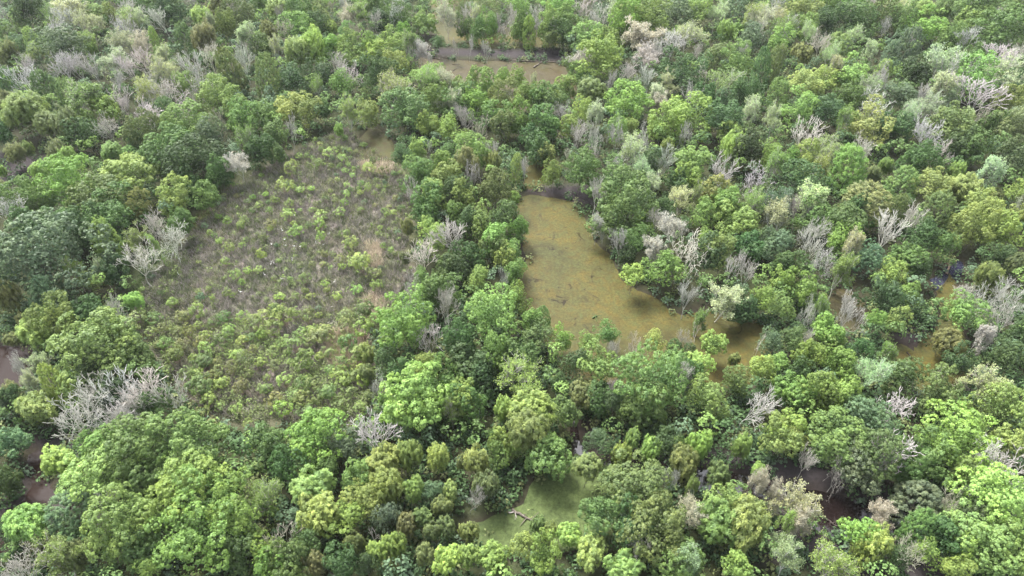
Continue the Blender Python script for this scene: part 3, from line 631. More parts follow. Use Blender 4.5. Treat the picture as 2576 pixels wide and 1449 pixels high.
# every tree one can tell apart: tile by tile, "kind+colour x y width [height]" (tile units)
TREES = {}
exec_tiles = '''
@0 0
b1 32 10 28|n7 6 14 14|c2 19 20 14 20|c2 7 33 18 18|c3 31 41 12 20|w5 10 58 20|s4 36 58 15|b1 22 53 16|n8 50 36 22 24|s6 75 12 40 28|n8 70 22 20|f9 66 52 34 20|s4 50 17 14|s6 90 24 20
c3 98 16 20 16|b3 108 18 16|n7 126 11 22|b2 143 8 20|b2 165 7 24|b1 172 14 30 26|n7 166 22 22 20|s6 142 20 16|s4 130 23 18|n8 124 31 18|s4 92 43 14 20|w4 96 52 10|s6 125 42 20|s8 138 47 20
c3 154 42 10 26|w4 141 53 16|n7 150 62 24|c2 186 42 18 28|w4 208 22 22 26|w5 221 9 24 26|w5 205 42 22|b3 227 27 16 30|b2 246 17 22|n7 237 10 14|s6 246 44 26|n7 214 56 20|n7 246 62 18|c2 236 75 24 42
n7 62 66 22|n7 80 68 14|n7 95 68 18|s6 115 66 22|n7 137 72 20|s6 162 64 20|s6 172 73 20|n7 196 68 24 22|c1 50 92 24 34|c1 13 88 18|n7 28 82 30 30|w4 4 88 14|c2 70 102 22 36|s4 95 97 40 34
b3 108 112 20|s4 147 96 26 24|n7 167 95 20|n7 183 108 24 24|c1 168 116 22 28|n8 124 102 20 24|n7 148 119 26 24|b3 88 124 18|w5 30 118 44 40|w5 10 108 18|w5 52 128 30 24|w5 70 132 26|b3 217 96 28 28
b2 205 118 20|b3 188 128 36 26|b3 240 108 22 20|f2 244 125 30 36|n8 222 128 16|b1 88 138 24|w4 166 128 8|f9 215 140 30|b2 145 140 30|n7 112 130 16|b1 4 138 20|b1 234 88 14|n7 200 84 20|f5 190 90 20
@644 0
w4 23 14 20 24|b2 6 6 12|c2 58 10 26 26|c2 66 20 18 22|b2 46 16 22|b3 42 30 26 24|b1 65 28 20|w4 77 32 14 18|c2 91 33 16 18|n8 26 34 14|w5 15 36 16|s8 92 20 14|s4 107 15 22 18|b2 118 8 20|n7 122 22 14 22
n8 102 34 12 18|b3 146 33 12|b1 125 25 16|n7 134 5 20|n7 142 14 18|b2 140 20 20 26|b3 168 25 22 24|c1 148 15 6 30|w4 42 58 26 36|w4 57 52 26 40|b2 6 52 18|c2 12 82 24 40|b3 77 52 20|b3 95 50 22|b3 94 62 18|b3 117 48 20
b4 120 56 16|b3 141 46 22 22|s4 158 42 18|s7 165 50 14 26|b4 141 68 22 24|b1 137 80 22|n7 80 68 16|n7 90 80 18|b1 118 78 24|b3 86 90 20 24|f1 37 83 26 28|f1 66 80 20|b4 36 113 26 24|b4 58 110 24 24|s4 62 90 10|c2 110 98 8 12
s4 133 95 34 24|s6 138 78 10|s4 165 80 22|b3 178 78 24|s6 190 82 26|s6 197 105 20 26|b3 233 88 38 44|b3 250 75 14 22|b2 155 112 36 34|b3 172 128 20|b3 197 132 24 22|b2 8 118 26 30|b2 18 140 20|b1 70 115 12|n7 33 132 14
s4 92 114 18|b3 112 112 20|b2 240 118 20 20|b2 246 130 20|n8 220 133 18|s6 192 14 22 44|n7 215 14 16 24|b2 233 14 22 24|n7 243 22 10 24|n7 253 15 14|b2 212 28 16 26|n7 200 45 8|n7 214 45 8 16|n7 232 47 10 20|b1 184 44 14 12|w4 84 133 12
@644 40
b3 176 68 22 30|b2 189 72 24 32|s6 200 74 20 30|b3 211 76 20 30|b2 205 90 26 30|b3 220 90 26 30|b3 252 88 24 34|b2 181 88 24 30
@1288 40
b3 14 82 24 34|b2 30 86 24 34|b4 44 84 18 26|s6 22 66 12 24|b3 52 78 18 26
@644 -20
n7 205 30 14 26|b2 222 36 16 30|b3 238 34 14 28|s6 228 22 16 24|n7 250 34 12 24|b2 206 20 16 28
@1288 -20
b2 10 36 16 30|n7 24 34 12 26|b3 36 38 16 30
@1288 0
b3 10 12 18|b3 3 30 12|n7 24 15 12|c3 17 35 12 30|b3 47 10 24 20|b3 55 22 18|n7 70 8 22 26|b1 52 35 22 26|b2 40 43 16 18|n7 92 20 20 18|s6 115 8 24 14|b3 130 18 40 22|b3 115 25 28|b3 82 40 28 24|s8 128 36 34 24
n7 38 27 10|b3 88 62 38 44|b3 102 48 20|s7 70 60 20 30|b3 60 62 16|w4 144 5 20 18|f9 164 16 32 26|b4 186 10 28 24|s6 205 16 18 22|c9 225 14 28 28|s4 242 20 20|s6 248 22 20|s6 173 37 28 20|n7 160 45 26 30|n7 142 55 14
s7 140 60 20 20|w4 213 36 18 24|w4 225 31 10 12|f5 205 58 24 20|b3 230 66 24 32|s4 209 86 26 22|n7 191 75 12 30|f9 244 42 26 30|c1 252 75 18 50|b1 168 80 38 30|n7 117 75 18 30|n7 138 82 20 26|s6 158 85 18 22|s6 140 97 22 14
s8 150 110 18 16|b3 121 107 36 26|b2 70 78 18|w5 77 96 30 26|b3 50 90 24 30|b3 5 80 16 34|w5 19 95 16|b2 40 103 20|b4 73 117 14 24|n7 51 118 12|s6 91 120 20 30|b4 58 128 16 20|b2 35 128 24|b3 5 125 18 28|b1 20 138 18
b4 105 135 20|b3 175 120 34 36|b4 119 128 12|w4 139 124 10|b3 150 132 22|c3 168 134 14|b1 213 122 28 30|f9 210 105 20|s6 245 115 20 30|b4 220 137 18|n7 182 98 18 12|n7 80 141 14|n7 65 140 14|b1 190 100 20|b1 232 100 24
@1932 0
b4 33 10 34 26|n7 7 10 16|b3 57 8 16|s6 4 22 16|n8 22 30 18 34|s4 10 30 20|b3 41 32 18 26|b3 8 44 18 22|c2 4 68 14 32|b1 60 25 22 28|b2 85 22 30 28|b2 105 20 24|b2 130 22 26 32|b3 82 10 20|n7 100 4 16|w4 154 14 22 22
s6 133 8 20|w5 178 12 20 24|b2 210 8 30|b2 232 32 40 34|b2 250 10 22|b4 206 24 24 12|b3 157 32 28 26|b2 182 42 22|c2 70 50 28 24|c9 140 50 24 40|c9 122 55 16 24|s6 105 52 18 26|n8 52 46 18|w5 31 58 22 22|n7 202 42 20 24
b2 205 62 20|s6 172 62 30|n7 182 72 26|n7 228 60 24|n7 250 60 24|s6 68 68 22|b4 38 88 26 26|b4 58 84 26 26|b4 82 78 26 20|b3 208 82 38 24|c2 12 100 20 30|b4 31 112 28 30|b2 80 100 26 30|s6 98 92 20|n7 112 80 16|c4 113 75 14
n7 105 108 34 20|f9 130 98 28 26|s6 168 90 30|s6 158 112 24 34|s6 136 118 20 22|s6 185 105 20|n7 208 100 40 24|s6 240 80 30|b4 98 128 34 32|b3 78 122 18 26|b4 243 108 24|b5 245 132 26|b2 190 130 36 28|b1 125 132 24
n8 34 136 28 16|n7 160 136 24|b1 55 112 26 22|n8 214 118 16|b2 220 130 22|b1 150 78 22|b1 245 92 24
@0 362
w5 15 14 20|w5 30 8 16|w5 62 12 22|w4 40 31 26 16|w4 3 30 8|w5 5 50 16|w4 68 18 18|c3 68 25 8|c3 81 26 14 14|w4 111 12 22 20|c2 130 15 20 18|c1 140 5 16|p4 133 34 44 26|b2 170 16 46 34|b2 35 62 44 52|b3 72 42 46 36
b2 98 60 48 44|b2 112 76 40 30|b1 200 20 40 44|b3 175 60 28 34|b2 185 80 20|b1 222 35 22|b2 213 55 26 30|s7 240 20 20 36|n7 6 68 30 40|b9 47 120 78 60|c3 108 105 28 44|b1 90 90 36|b1 65 84 30|b5 140 70 20|s4 138 100 22 24
n7 160 85 22 20|n7 172 98 26 16|s4 156 105 12|n7 143 120 30 20|s4 75 130 14 18|s6 104 130 10 26|b4 92 140 16|b3 182 85 14 18|w5 5 110 20 30|b1 120 128 22|b1 30 90 24|b1 185 45 24
@644 362
b1 3 10 22|b2 22 12 16|b1 150 15 20|g7 173 8 14 20|b3 165 12 14|b3 222 8 30 24|n7 234 14 12|w5 215 25 26|w5 240 25 20|b3 185 22 20|b3 190 36 24 26|b2 165 32 26|b3 178 55 24|b2 175 68 26|b3 207 60 20 26|b2 240 48 30 26
b2 250 75 30 36|b3 228 85 28|b1 200 50 24|b4 183 100 24|n7 200 95 34 34|n7 168 118 26 24|n7 158 50 12|b3 245 100 24|b2 235 108 22|b3 250 120 22|b1 205 130 24|b2 190 130 20|b3 170 138 14|b4 225 137 20|n7 246 138 10
b1 212 80 24|b2 200 72 20|b1 215 118 26|w5 155 87 16 24|w4 172 85 12 16|w5 151 118 10 18|b2 195 15 20
@1288 362
c3 3 26 12 40|b3 2 55 12|b1 25 6 30|b3 35 12 20|n7 12 26 8 24|b3 40 33 20 30|n8 54 20 14 26|b2 68 30 30 34|n7 82 10 10 20|s6 118 11 28 22|n7 145 15 20|n7 102 24 16|b2 102 40 34 34|b2 115 62 50 56|b2 100 82 26 26|n7 82 55 16
s7 85 80 16|s6 143 48 20 18|s6 168 58 24 26|b1 140 25 20 30|b3 180 20 26 26|b3 178 38 22|n8 210 25 26 30|w4 220 8 24|w4 155 8 14|n7 245 40 26 26|b1 240 10 26|b4 198 56 20|b3 215 65 26|b4 190 75 24 32|b4 222 82 26 30
b4 235 80 20|b4 130 78 22 14|n7 143 80 14 26|s7 160 85 22 22|b4 193 98 14|n7 178 112 34 32|b3 150 125 30 30|b4 122 128 24 24|b2 125 100 20|b1 112 115 14 24|b3 212 112 28 34|n7 110 100 14|s7 140 108 20|n7 222 125 16|n7 235 130 20
f9 252 100 20 30|b3 8 85 22 34|b3 5 110 16|b3 3 130 16|b1 250 60 20|s4 245 62 20|b1 195 118 22|b1 235 105 22|b1 165 40 20|b1 155 68 18
@1932 362
b3 5 20 20|b3 22 15 12|c3 40 12 26 28|c4 35 25 14|s4 65 12 26 20|s4 55 30 20|c2 82 28 32 40|n7 100 8 22 18|w4 117 25 14 22|w5 105 35 14|c2 133 45 28 34|w4 160 36 14|b4 163 44 30 22|w4 187 33 18|w4 195 50 36 24|c5 98 60 40 34
c2 128 70 20 28|c2 168 72 28 38|b1 35 42 34 30|s4 18 28 24|n7 3 28 10|s6 55 58 36 24|s9 10 65 24|n7 30 72 14 16|s6 15 82 30 28|b2 50 82 32 28|b2 78 84 34 26|n7 170 12 20 26|b1 150 20 30|b2 205 10 24|s6 210 25 26|b1 245 20 30
b3 250 52 22 22|b4 208 88 34 44|b4 228 92 32 40|b4 250 78 20|b4 218 68 26|w5 227 57 12|b2 180 105 26|n7 145 78 20 20|n7 118 90 30 14|f9 10 102 30 30|n7 42 108 24 26|b3 70 102 24|s6 88 104 20|n7 55 122 20 30|s4 72 130 28
f9 100 120 26|b2 135 120 30 30|b4 125 134 22|b1 155 130 18 26|w5 220 138 26|w5 245 125 20|b1 20 130 24|b4 15 141 16|b1 90 72 26|b1 150 95 26|b1 235 115 22|b1 195 8 24
@0 724
w5 10 15 26 40|f9 45 8 30|b3 55 30 30|b3 70 34 20|w5 28 36 14|w4 38 50 34 26|w5 15 52 20 20|w4 137 17 22 24|n7 110 27 16 14|n7 132 40 10|b3 105 60 88 66|b2 140 75 28|n7 25 78 18|n7 18 90 20|s6 40 78 26 30|s6 36 98 20
c3 58 100 22 40|n7 115 108 38 38|n7 88 120 38|n7 78 136 36|n7 148 106 34|n7 176 116 36 24|n7 125 134 36|n7 100 108 26|n7 135 122 30|b1 110 115 30|w4 40 127 36 34|b9 5 120 16 40|b1 10 108 16|w5 15 105 18|b1 85 30 24|b1 150 125 26|b1 100 92 30
@644 724
b3 152 38 60 50|b4 155 52 20 20|b2 180 10 30|n7 192 12 14|n7 188 23 20|n7 178 50 28 36|n7 195 48 16|b3 237 28 40 34|b3 238 70 26 50|b1 215 80 36 30|b3 175 82 20|b1 130 75 20 24|w4 110 70 20|w5 110 90 20|p4 165 118 60 58
n7 124 102 16|b2 215 115 30|b4 205 110 28|s4 197 125 12|w4 250 125 20|b1 228 95 30|b1 140 90 18|b1 205 60 26|b2 195 95 28
@1288 724
b3 5 12 28|b3 25 35 24 30|c2 32 26 14 28|f2 25 55 30 30|b3 52 52 20 32|f2 98 42 24 22|b3 80 52 20|n8 123 57 30 34|n7 103 63 16|b4 143 48 20 20|s3 188 36 26 24|n7 176 52 10 24|b4 206 56 26 30|b4 190 74 24 24|w4 225 70 14
b3 85 82 30 30|b3 160 68 24|c1 165 60 12|c1 178 66 14|b2 140 95 56 60|b2 130 125 34|n7 168 90 20 28|b3 195 115 34 40|n7 235 120 34 34|g7 248 60 16 40|b4 250 85 26 30|b1 178 88 26|b2 225 95 26|n7 98 100 14 30|b1 47 100 14 18
w4 25 128 46 34|s4 12 92 34 30|w5 70 112 30 30|b1 90 118 26|b2 55 128 26|n7 175 8 26 22|s6 210 8 34 20|b1 235 20 30|b3 250 15 20|b1 62 72 24|b1 105 115 20|b2 5 70 24
@1932 724
b3 12 20 22 26|b3 35 8 28|s4 50 18 26 28|n7 42 30 14|n7 80 25 26 32|b1 115 10 30|b3 106 30 20|b4 125 36 18|b3 140 12 18|b3 58 44 24|f9 5 52 20 26|b2 25 58 20|b4 60 58 24 28|b3 40 70 24|b3 68 78 28|n7 34 55 10|s3 112 65 28 22
s6 100 88 24|w5 178 52 40 42|b3 202 25 34 26|n7 195 10 20|n7 215 15 24|n7 245 15 22|n7 242 38 26 22|s7 210 48 20|b1 250 55 26|b2 135 92 44 44|b2 165 115 40|n7 173 92 18 20|s6 220 95 44 40|b3 50 108 34 44|b3 72 118 30 36|b3 20 110 30
b4 5 78 20 20|f9 95 135 40 34|n7 130 125 36 34|b4 195 138 22|b4 235 125 40|b4 20 140 26|b1 185 140 26|b1 200 75 28|b1 30 90 22|b1 90 62 18|b1 240 75 26
@0 1086
b9 10 12 26 30|b1 12 50 26 40|w4 56 35 40 36|b3 110 12 30 20|b2 135 18 50 44|b2 190 18 62 44|b4 100 45 50 40|c9 72 80 42 44|b2 145 52 40 46|b3 135 95 54 66|b3 190 62 56 50|b3 205 98 66 58|b3 240 90 50|w4 32 98 48 46
n7 108 70 14|n7 100 88 20|s4 58 128 36|w5 75 130 30|n8 250 65 14 20|b1 5 100 22|n7 22 142 30 14|b3 155 142 18|b1 150 120 30|b1 235 125 36|b2 90 20 20
@644 1086
b3 60 12 50 30|b2 15 20 30|f9 90 18 26 30|n7 122 14 40 34|b1 30 40 26|b2 73 37 16|w4 55 58 42 42|w4 62 92 44 44|w4 130 40 44 36|w4 155 30 26 34|w4 183 33 24 30|w4 130 62 34|w4 160 62 24|b2 100 50 26|s4 8 70 26 36|n8 22 110 34 28
b3 108 70 32 24|b3 95 92 30 24|w4 222 30 26 36|w4 245 10 24|w5 210 35 14|b2 243 25 22|w5 230 55 26|w4 196 60 18 20|n7 214 65 16 24|f9 175 62 20 24|f9 130 88 24|w5 185 80 20|w5 177 100 16|w5 195 100 20 28|w5 150 100 24|w5 165 88 20
w4 120 125 24 36|w4 142 118 26 30|g7 118 110 10 16|w4 190 130 30 24|w4 215 130 22|w4 240 125 36 36|w5 103 115 20 28|b2 30 135 40|w5 65 135 26|b3 5 120 22|b3 10 138 24|w5 172 130 20|w5 218 105 22|b1 110 135 20|b1 85 130 24|f1 50 118 26
@1288 1086
w4 20 5 40|b2 35 20 46 34|w4 5 20 18|b1 88 10 30 22|w4 109 25 26 34|w4 120 10 18|w4 135 18 24 30|b1 155 12 26|w4 190 15 26 34|w4 170 18 18 20|w5 175 35 30|w4 230 20 20 28|w4 247 40 14|w5 75 35 36 34|b2 125 58 54 50|b2 92 80 40 30
b2 150 95 54 50|b2 165 128 40|n7 162 50 16|w4 60 105 34 30|w4 76 125 36 34|w5 92 105 24 28|w4 110 138 36 20|n7 123 118 30 26|b4 15 112 26|b3 30 128 26 30|s4 186 58 18 20|w5 210 45 26|s8 175 80 26 34|s8 250 62 30 40|w4 205 92 46 50
w4 228 98 50 54|b3 212 68 28|w5 25 95 20|w5 40 100 20|b3 225 140 22|b1 120 100 36|s6 185 132 30
@1932 1086
b3 10 10 30|b4 28 8 20|b2 70 14 44 34|b2 98 20 44 34|f9 90 38 44 22|n7 38 30 24 24|n7 70 42 24 24|n7 128 25 36 26|n7 118 35 20|b3 190 15 50 34|b2 150 22 34|b2 136 38 30|n7 215 25 34|n7 235 40 34 30|w5 190 45 26|b4 235 10 24
s8 5 65 24 30|s6 28 75 46 46|s4 18 85 20|s8 36 104 40 40|s6 20 130 30|b3 86 103 38 24|w4 100 122 36|s4 62 128 34|s8 112 88 36 34|c9 152 75 46 44|c2 150 100 30|n8 180 82 24 36|b4 225 70 60 44|b4 190 118 24 36|b3 210 110 50 50|b3 240 120 44 50
b1 170 110 30|n8 140 125 24|b3 157 122 18|b4 190 142 22|b1 125 130 26|b1 205 92 36
'''
for ln in exec_tiles.strip().split('\n'):
    if ln[0] == '@': ox, oy = map(float, ln[1:].split()); continue
    for e in ln.split('|'):
        a = e.split(); k, c = a[0][0], a[0][1]; v = [float(q) for q in a[1:]]
        place(k, c, ox + v[0] * 2.5, oy + v[1] * 2.5, v[2] * 2.5, v[3] * 2.5 if len(v) > 3 else None)
N_HAND = len(PLACED)

# ------------------------------------------------------------------ young trees that close the canopy between them
P = np.array(PLACED); rg = np.random.default_rng(5); cand = []
yy = 30.0
while yy < 330:
    hw = (yy * CP + 99 * SP) * .75 * 1.07 + 4
    xx = -hw
    while xx < hw:
        cand.append((xx + rg.uniform(-1.3, 1.3), yy + rg.uniform(-1.3, 1.3))); xx += 2.9
    yy += 2.9
cand = np.array(cand); rg.shuffle(cand); acc = []; fill = []; nx_ = 0
ND = {}
nfill = {'b': 0, 'n': 0, 's': 0, 'w': 0}
for X, Y in cand:
    r = rg.uniform(1.7, 3.0); H = rg.uniform(4.5, 9.5); dd = np.hypot(P[:, 0] - X, P[:, 1] - Y) - P[:, 2] * .78 - r * .5
    if dd.min() < 0: continue
    if any((X - a) ** 2 + (Y - b) ** 2 < ((r + c) * .8) ** 2 for a, b, c in acc): continue
    bad = False
    for z, ex in ((.3, 0), (H - r, 0), (H, 0), (H - r, r), (H - r, -r)):
        u, v, _ = seen(X + ex, Y, z)
        if any(inside(u, v, q) for q in OPEN_D): bad = True; break
    if bad or wdist(np.array([X]), np.array([Y]))[0] < (-9 if Y > 240 else .8): continue
    u, v, dep = seen(X, Y, H - r)
    if v < -60 or v > 1540: continue
    acc.append((X, Y, r))
    if v < 800 and 0 < u < 2576 and nx_ < 95 and rg.random() < (.16 if (u < 950 and v < 330) or u > 1500 else .05):
        nx_ += 1; kk = 'n' if rg.random() < .62 else 's'; rr_ = rg.uniform(2.3, 3.6); tree(kk, '7' if kk == 'n' else rg.choice(['6', '4', '6']), X, Y, rr_, rr_, rg.uniform(10.5, 14.5), *seen(X, Y, 8)[:2])
    else: fill.append((X, Y, r, H, v))
parts = []; fc = []
pool = np.array([PAL[k] for k in '1122239923'])
for X, Y, r, H, v in fill:
    nc = 9; dn = sph(nc, rg, -.2); rz = r * rg.uniform(.8, 1.25); C = dn * rg.uniform(.35, .9, (nc, 1))
    V, F, t = clump_leaves(C, .42 * rg.uniform(.7, 1.3, nc), dn, 17, .23, .16, rg)
    V = V * [r, r, rz] + [X, Y, gz(X, Y) + H - rz]; parts.append((V, F, t)); c = pool[rg.integers(len(pool))] * rg.uniform(.85, 1.15)
    fc.append(c[None] * (.7 + .7 * t[:, None]))
V, F, t = join(parts); M_FILL = gcol_material('thicket_leaves', 2, .6, .38, var=.15)
o = bpy.data.objects.new('understory_thicket', make_mesh('understory_thicket', V, F, mats=[M_FILL], cols=np.concatenate(fc))); COL.objects.link(o); o['kind'] = 'stuff'
o['label'] = 'mass of low dark green treetops filling the gaps of the forest'; o['category'] = 'thicket'

# ------------------------------------------------------------------ shrubs of the clearing
SHR = '''@644 362
4 75 12 16|4 88 18 12|4 43 14 10|5 63 27 14|4 38 24 12|4 37 34 16|4 30 49 20|4 45 49 12|4 115 30 14|5 128 32 12|4 98 34 8|5 76 40 10|4 92 43 8|4 113 48 10|4 3 63 10|5 35 64 12|4 34 77 16|5 16 85 14|4 66 76 16|3 85 72 14|3 90 63 10|4 57 67 8
4 65 86 14|4 66 98 12|3 42 93 16|3 90 92 12|4 96 106 18|4 107 130 24|4 98 122 14|4 120 134 18|5 85 122 14|4 6 115 12|4 3 128 12|4 67 122 8|3 106 68 8|4 134 64 6|3 128 105 8|4 122 90 6|4 15 88 8|5 8 96 10|5 50 140 14|4 70 142 10|3 10 52 8|4 136 108 8|3 20 60 10|5 140 112 8|5 52 14 8
@0 362
4 222 100 10|4 232 110 14|4 244 104 8|4 228 122 12|4 238 136 14|4 200 120 6|4 250 130 10|3 230 82 12|4 220 75 8|3 212 90 8|5 250 60 8|4 243 82 10
@0 724
4 175 18 14|4 200 5 8|9 203 12 12|4 245 32 14|4 201 40 12|5 165 45 16|5 180 45 14|4 208 52 14|4 232 48 16|4 245 55 14|5 185 62 16|4 210 68 18|5 220 80 14|5 180 75 20|4 200 90 16|5 190 95 20|4 240 72 16|5 235 85 16|4 225 100 18|5 250 90 14|4 212 118 18|5 245 105 18|5 205 130 16|4 222 122 12|4 240 125 14|4 250 138 12|5 215 138 14|5 160 60 12|5 170 85 14|4 195 72 10|5 255 65 12
@644 724
4 25 12 12|3 50 5 8|4 55 10 10|4 83 12 12|4 72 4 8|4 102 5 14|4 122 3 14|4 18 22 12|4 30 38 24|4 40 30 14|4 46 48 14|4 58 48 16|4 70 44 12|3 8 52 14|4 25 58 14|4 18 68 16|4 5 78 14|4 50 30 8|4 63 28 8|4 47 75 8|4 65 72 12|3 75 85 14|4 85 92 20|5 60 104 20|4 90 98 18|4 30 98 18|5 10 105 16|4 40 112 18|5 100 95 20|4 110 98 18|5 75 112 20|5 50 120 22|5 95 110 18|4 105 125 16|5 20 118 20|3 30 130 24|5 85 122 20|4 120 85 14|3 52 95 12|5 115 112 14|5 70 130 18|3 12 92 10|5 40 88 10|4 35 75 10|5 60 88 10'''
def shrub(cc, X, Y, r, px, py, hk=1.0):
    g = gz(X, Y); root = bpy.data.objects.new('shrub', None); COL.objects.link(root); root.location = (X, Y, g - .05); root.rotation_euler = (0, 0, RNG.uniform(0, 6.28)); root.empty_display_size = .3
    hz = r * RNG.uniform(.8, 1.3) * hk; child('foliage', RNG.choice(SHRUB), root, jit(PAL[cc], .18), (0, 0, hz * .95 + .3), (r, r, hz)); child('stems', RNG.choice(STEMS), root, jit((.25, .2, .17)), (0, 0, 0), (r, r, hz * 1.3 + .3))
    size = 'small' if r < 1.2 else 'large' if r > 2.2 else ''
    note(root, f'{size} {CW[cc]} shrub'.strip(), px, py, 'shrub', 'shrubs of the clearing'); SH.append((X, Y, r))
SH = []
for ln in SHR.split('\n'):
    if ln[0] == '@': ox, oy = map(float, ln[1:].split()); continue
    for e in ln.split('|'):
        c, a, b, w = e.split(); px, py = ox + float(a) * 2.5, oy + float(b) * 2.5; X, Y, t = at(px, py, 1.6); shrub(c, X, Y, .5 * float(w) * 2.5 * t / FOC, px, py)
pc = gpoly(CLEAR_D); n = 0
for _ in range(6000):
    X, Y = rg.uniform(pc[:, 0].min(), pc[:, 0].max()), rg.uniform(pc[:, 1].min(), pc[:, 1].max())
    if not inside(X, Y, pc): continue
    u, v, _d = seen(X, Y, 1.0); low = v > 800; r = rg.uniform(.7, 1.2) if not low else rg.uniform(1.5, 2.8)
    if not low and rg.random() > .22 or (v > 550 and v < 800 and rg.random() > .5): continue
    if 830 < u < 930 and 830 < v < 930 and rg.random() < .7: continue
    if min((X - a) ** 2 + (Y - b) ** 2 - (.6 * (r + c)) ** 2 for a, b, c in SH) < 0: continue
    n += 1
    if n > 170: break
    shrub(rg.choice(['4', '5', '5', '2']) if low else rg.choice(['4', '3', '2', '9', '5']), X, Y, r, u, v)
rg = np.random.default_rng(21); q = rg.uniform(pc.min(0), pc.max(0), (9000, 2)); q = q[inside(q[:, 0], q[:, 1], pc)]; u, v, _d = seen(q[:, 0], q[:, 1], .8)
pr = np.where(v > 800, .60, .20) * np.clip((vnoise(q[:, 0], q[:, 1], 6, 31) - .32) * 3.2, .08, 1); pr = np.where((np.abs(u - 880) < 55) & (np.abs(v - 880) < 50), 0, pr)
q = q[rg.random(len(q)) < pr][:1100]; m = len(q); n = 46; u, v, _d = seen(q[:, 0], q[:, 1], .8); R_ = rg.uniform(.45, 1.05, m) * np.where(v > 800, 1.8, 1.05); Zg = height(q[:, 0], q[:, 1])
d = rdirs(m * n, rg).reshape(m, n, 3); d[..., 2] = np.abs(d[..., 2]); P_ = np.stack([q[:, 0], q[:, 1], Zg + .2], 1)[:, None] + d * rg.uniform(.4, 1.1, (m, n, 1)) * np.stack([R_, R_, R_ * 1.3], 1)[:, None]
V, F = leaves(P_.reshape(-1, 3), (d + [0, 0, .6] + rg.normal(0, .45, d.shape)).reshape(-1, 3), .40, .15, rg)
base = np.array([PAL['4'], PAL['5'], (.16, .21, .07), (.13, .15, .07), (.17, .17, .12)])[rg.choice(5, m, p=[.25, .25, .25, .15, .1])]
M_SCRUB = gcol_material('scrub_leaves', 2, .6, .35, var=.15)
o = bpy.data.objects.new('low_scrub', make_mesh('low_scrub', V, F, mats=[M_SCRUB], cols=(base[:, None] * rg.uniform(.7, 1.3, (m, n, 1))).reshape(-1, 3))); COL.objects.link(o); o['kind'] = 'stuff'
o['label'] = 'low yellow-green scrub thickening towards the lower clearing'; o['category'] = 'scrub'

# ------------------------------------------------------------------ undergrowth and dead reeds: masses nobody could count
def in_view_points(n, rg, lo=28, hi=330):
    Y = np.sqrt(rg.uniform(lo ** 2 + 9000, hi ** 2 + 9000, n) - 9000); hw = (Y * CP + 103 * SP) * .75 * 1.08 + 3; return rg.uniform(-1, 1, n) * hw, Y
rg = np.random.default_rng(11); X, Y = in_view_points(11000, rg)
ok = (wdist(X, Y) > .6) & (pdist(X, Y, CLEAR) > 1.0)
for p in MUDS: ok &= (pdist(X, Y, p) > .3) | (rg.random(len(X)) < .38)
xa, ya = in_view_points(5200, rg, 28, 112); oka = (wdist(xa, ya) > .5) & (pdist(xa, ya, CLEAR) > 1.0) & ~np.any([inside(*seen(xa, ya, .8)[:2], q) for q in OPEN_D], axis=0)
X, Y, ok = np.r_[X, xa], np.r_[Y, ya], np.r_[ok, oka]
X2, Y2 = in_view_points(16000, rg); w2 = wdist(X2, Y2); k2 = (w2 > -.7) & (w2 < 1.8) & (rg.random(len(X2)) < .8)
for nm in ('small_pond',): k2 &= ~((pdist(X2, Y2, WG[nm]) < 2) & (rg.random(len(X2)) < .8))
k2 |= (pdist(X2, Y2, WG['duckweed_pond']) > -2.6) & (pdist(X2, Y2, WG['duckweed_pond']) < 2.5) & (rg.random(len(X2)) < .8)
X, Y = np.r_[X[ok], X2[k2]], np.r_[Y[ok], Y2[k2]]; m = len(X); n = 30; R = rg.uniform(.9, 2.0, m); Hh = rg.uniform(.9, 3.2, m); Zg = height(X, Y)
d = rdirs(m * n, rg).reshape(m, n, 3); d[..., 2] = np.abs(d[..., 2]); P_ = np.stack([X, Y, Zg], 1)[:, None] + d * rg.uniform(.5, 1, (m, n, 1)) * np.stack([R, R, Hh], 1)[:, None]
N_ = d + [0, 0, .6] + rg.normal(0, .45, d.shape); V, F = leaves(P_.reshape(-1, 3), N_.reshape(-1, 3), .62, .42, rg)
base = np.array([[.05, .088, .036], [.07, .12, .045], [.12, .14, .055], [.08, .12, .07], [.13, .18, .06]])[rg.choice(5, m, p=[.4, .25, .15, .12, .08])]
cols = (base[:, None] * rg.uniform(.7, 1.35, (m, n, 1))).reshape(-1, 3)
M_UND = gcol_material('undergrowth_leaves', 2, .7, .25, var=.15)
o = bpy.data.objects.new('undergrowth', make_mesh('undergrowth', V, F, mats=[M_UND], cols=cols)); COL.objects.link(o); o['kind'] = 'stuff'
o['label'] = 'dense green undergrowth between the tree trunks'; o['category'] = 'undergrowth'

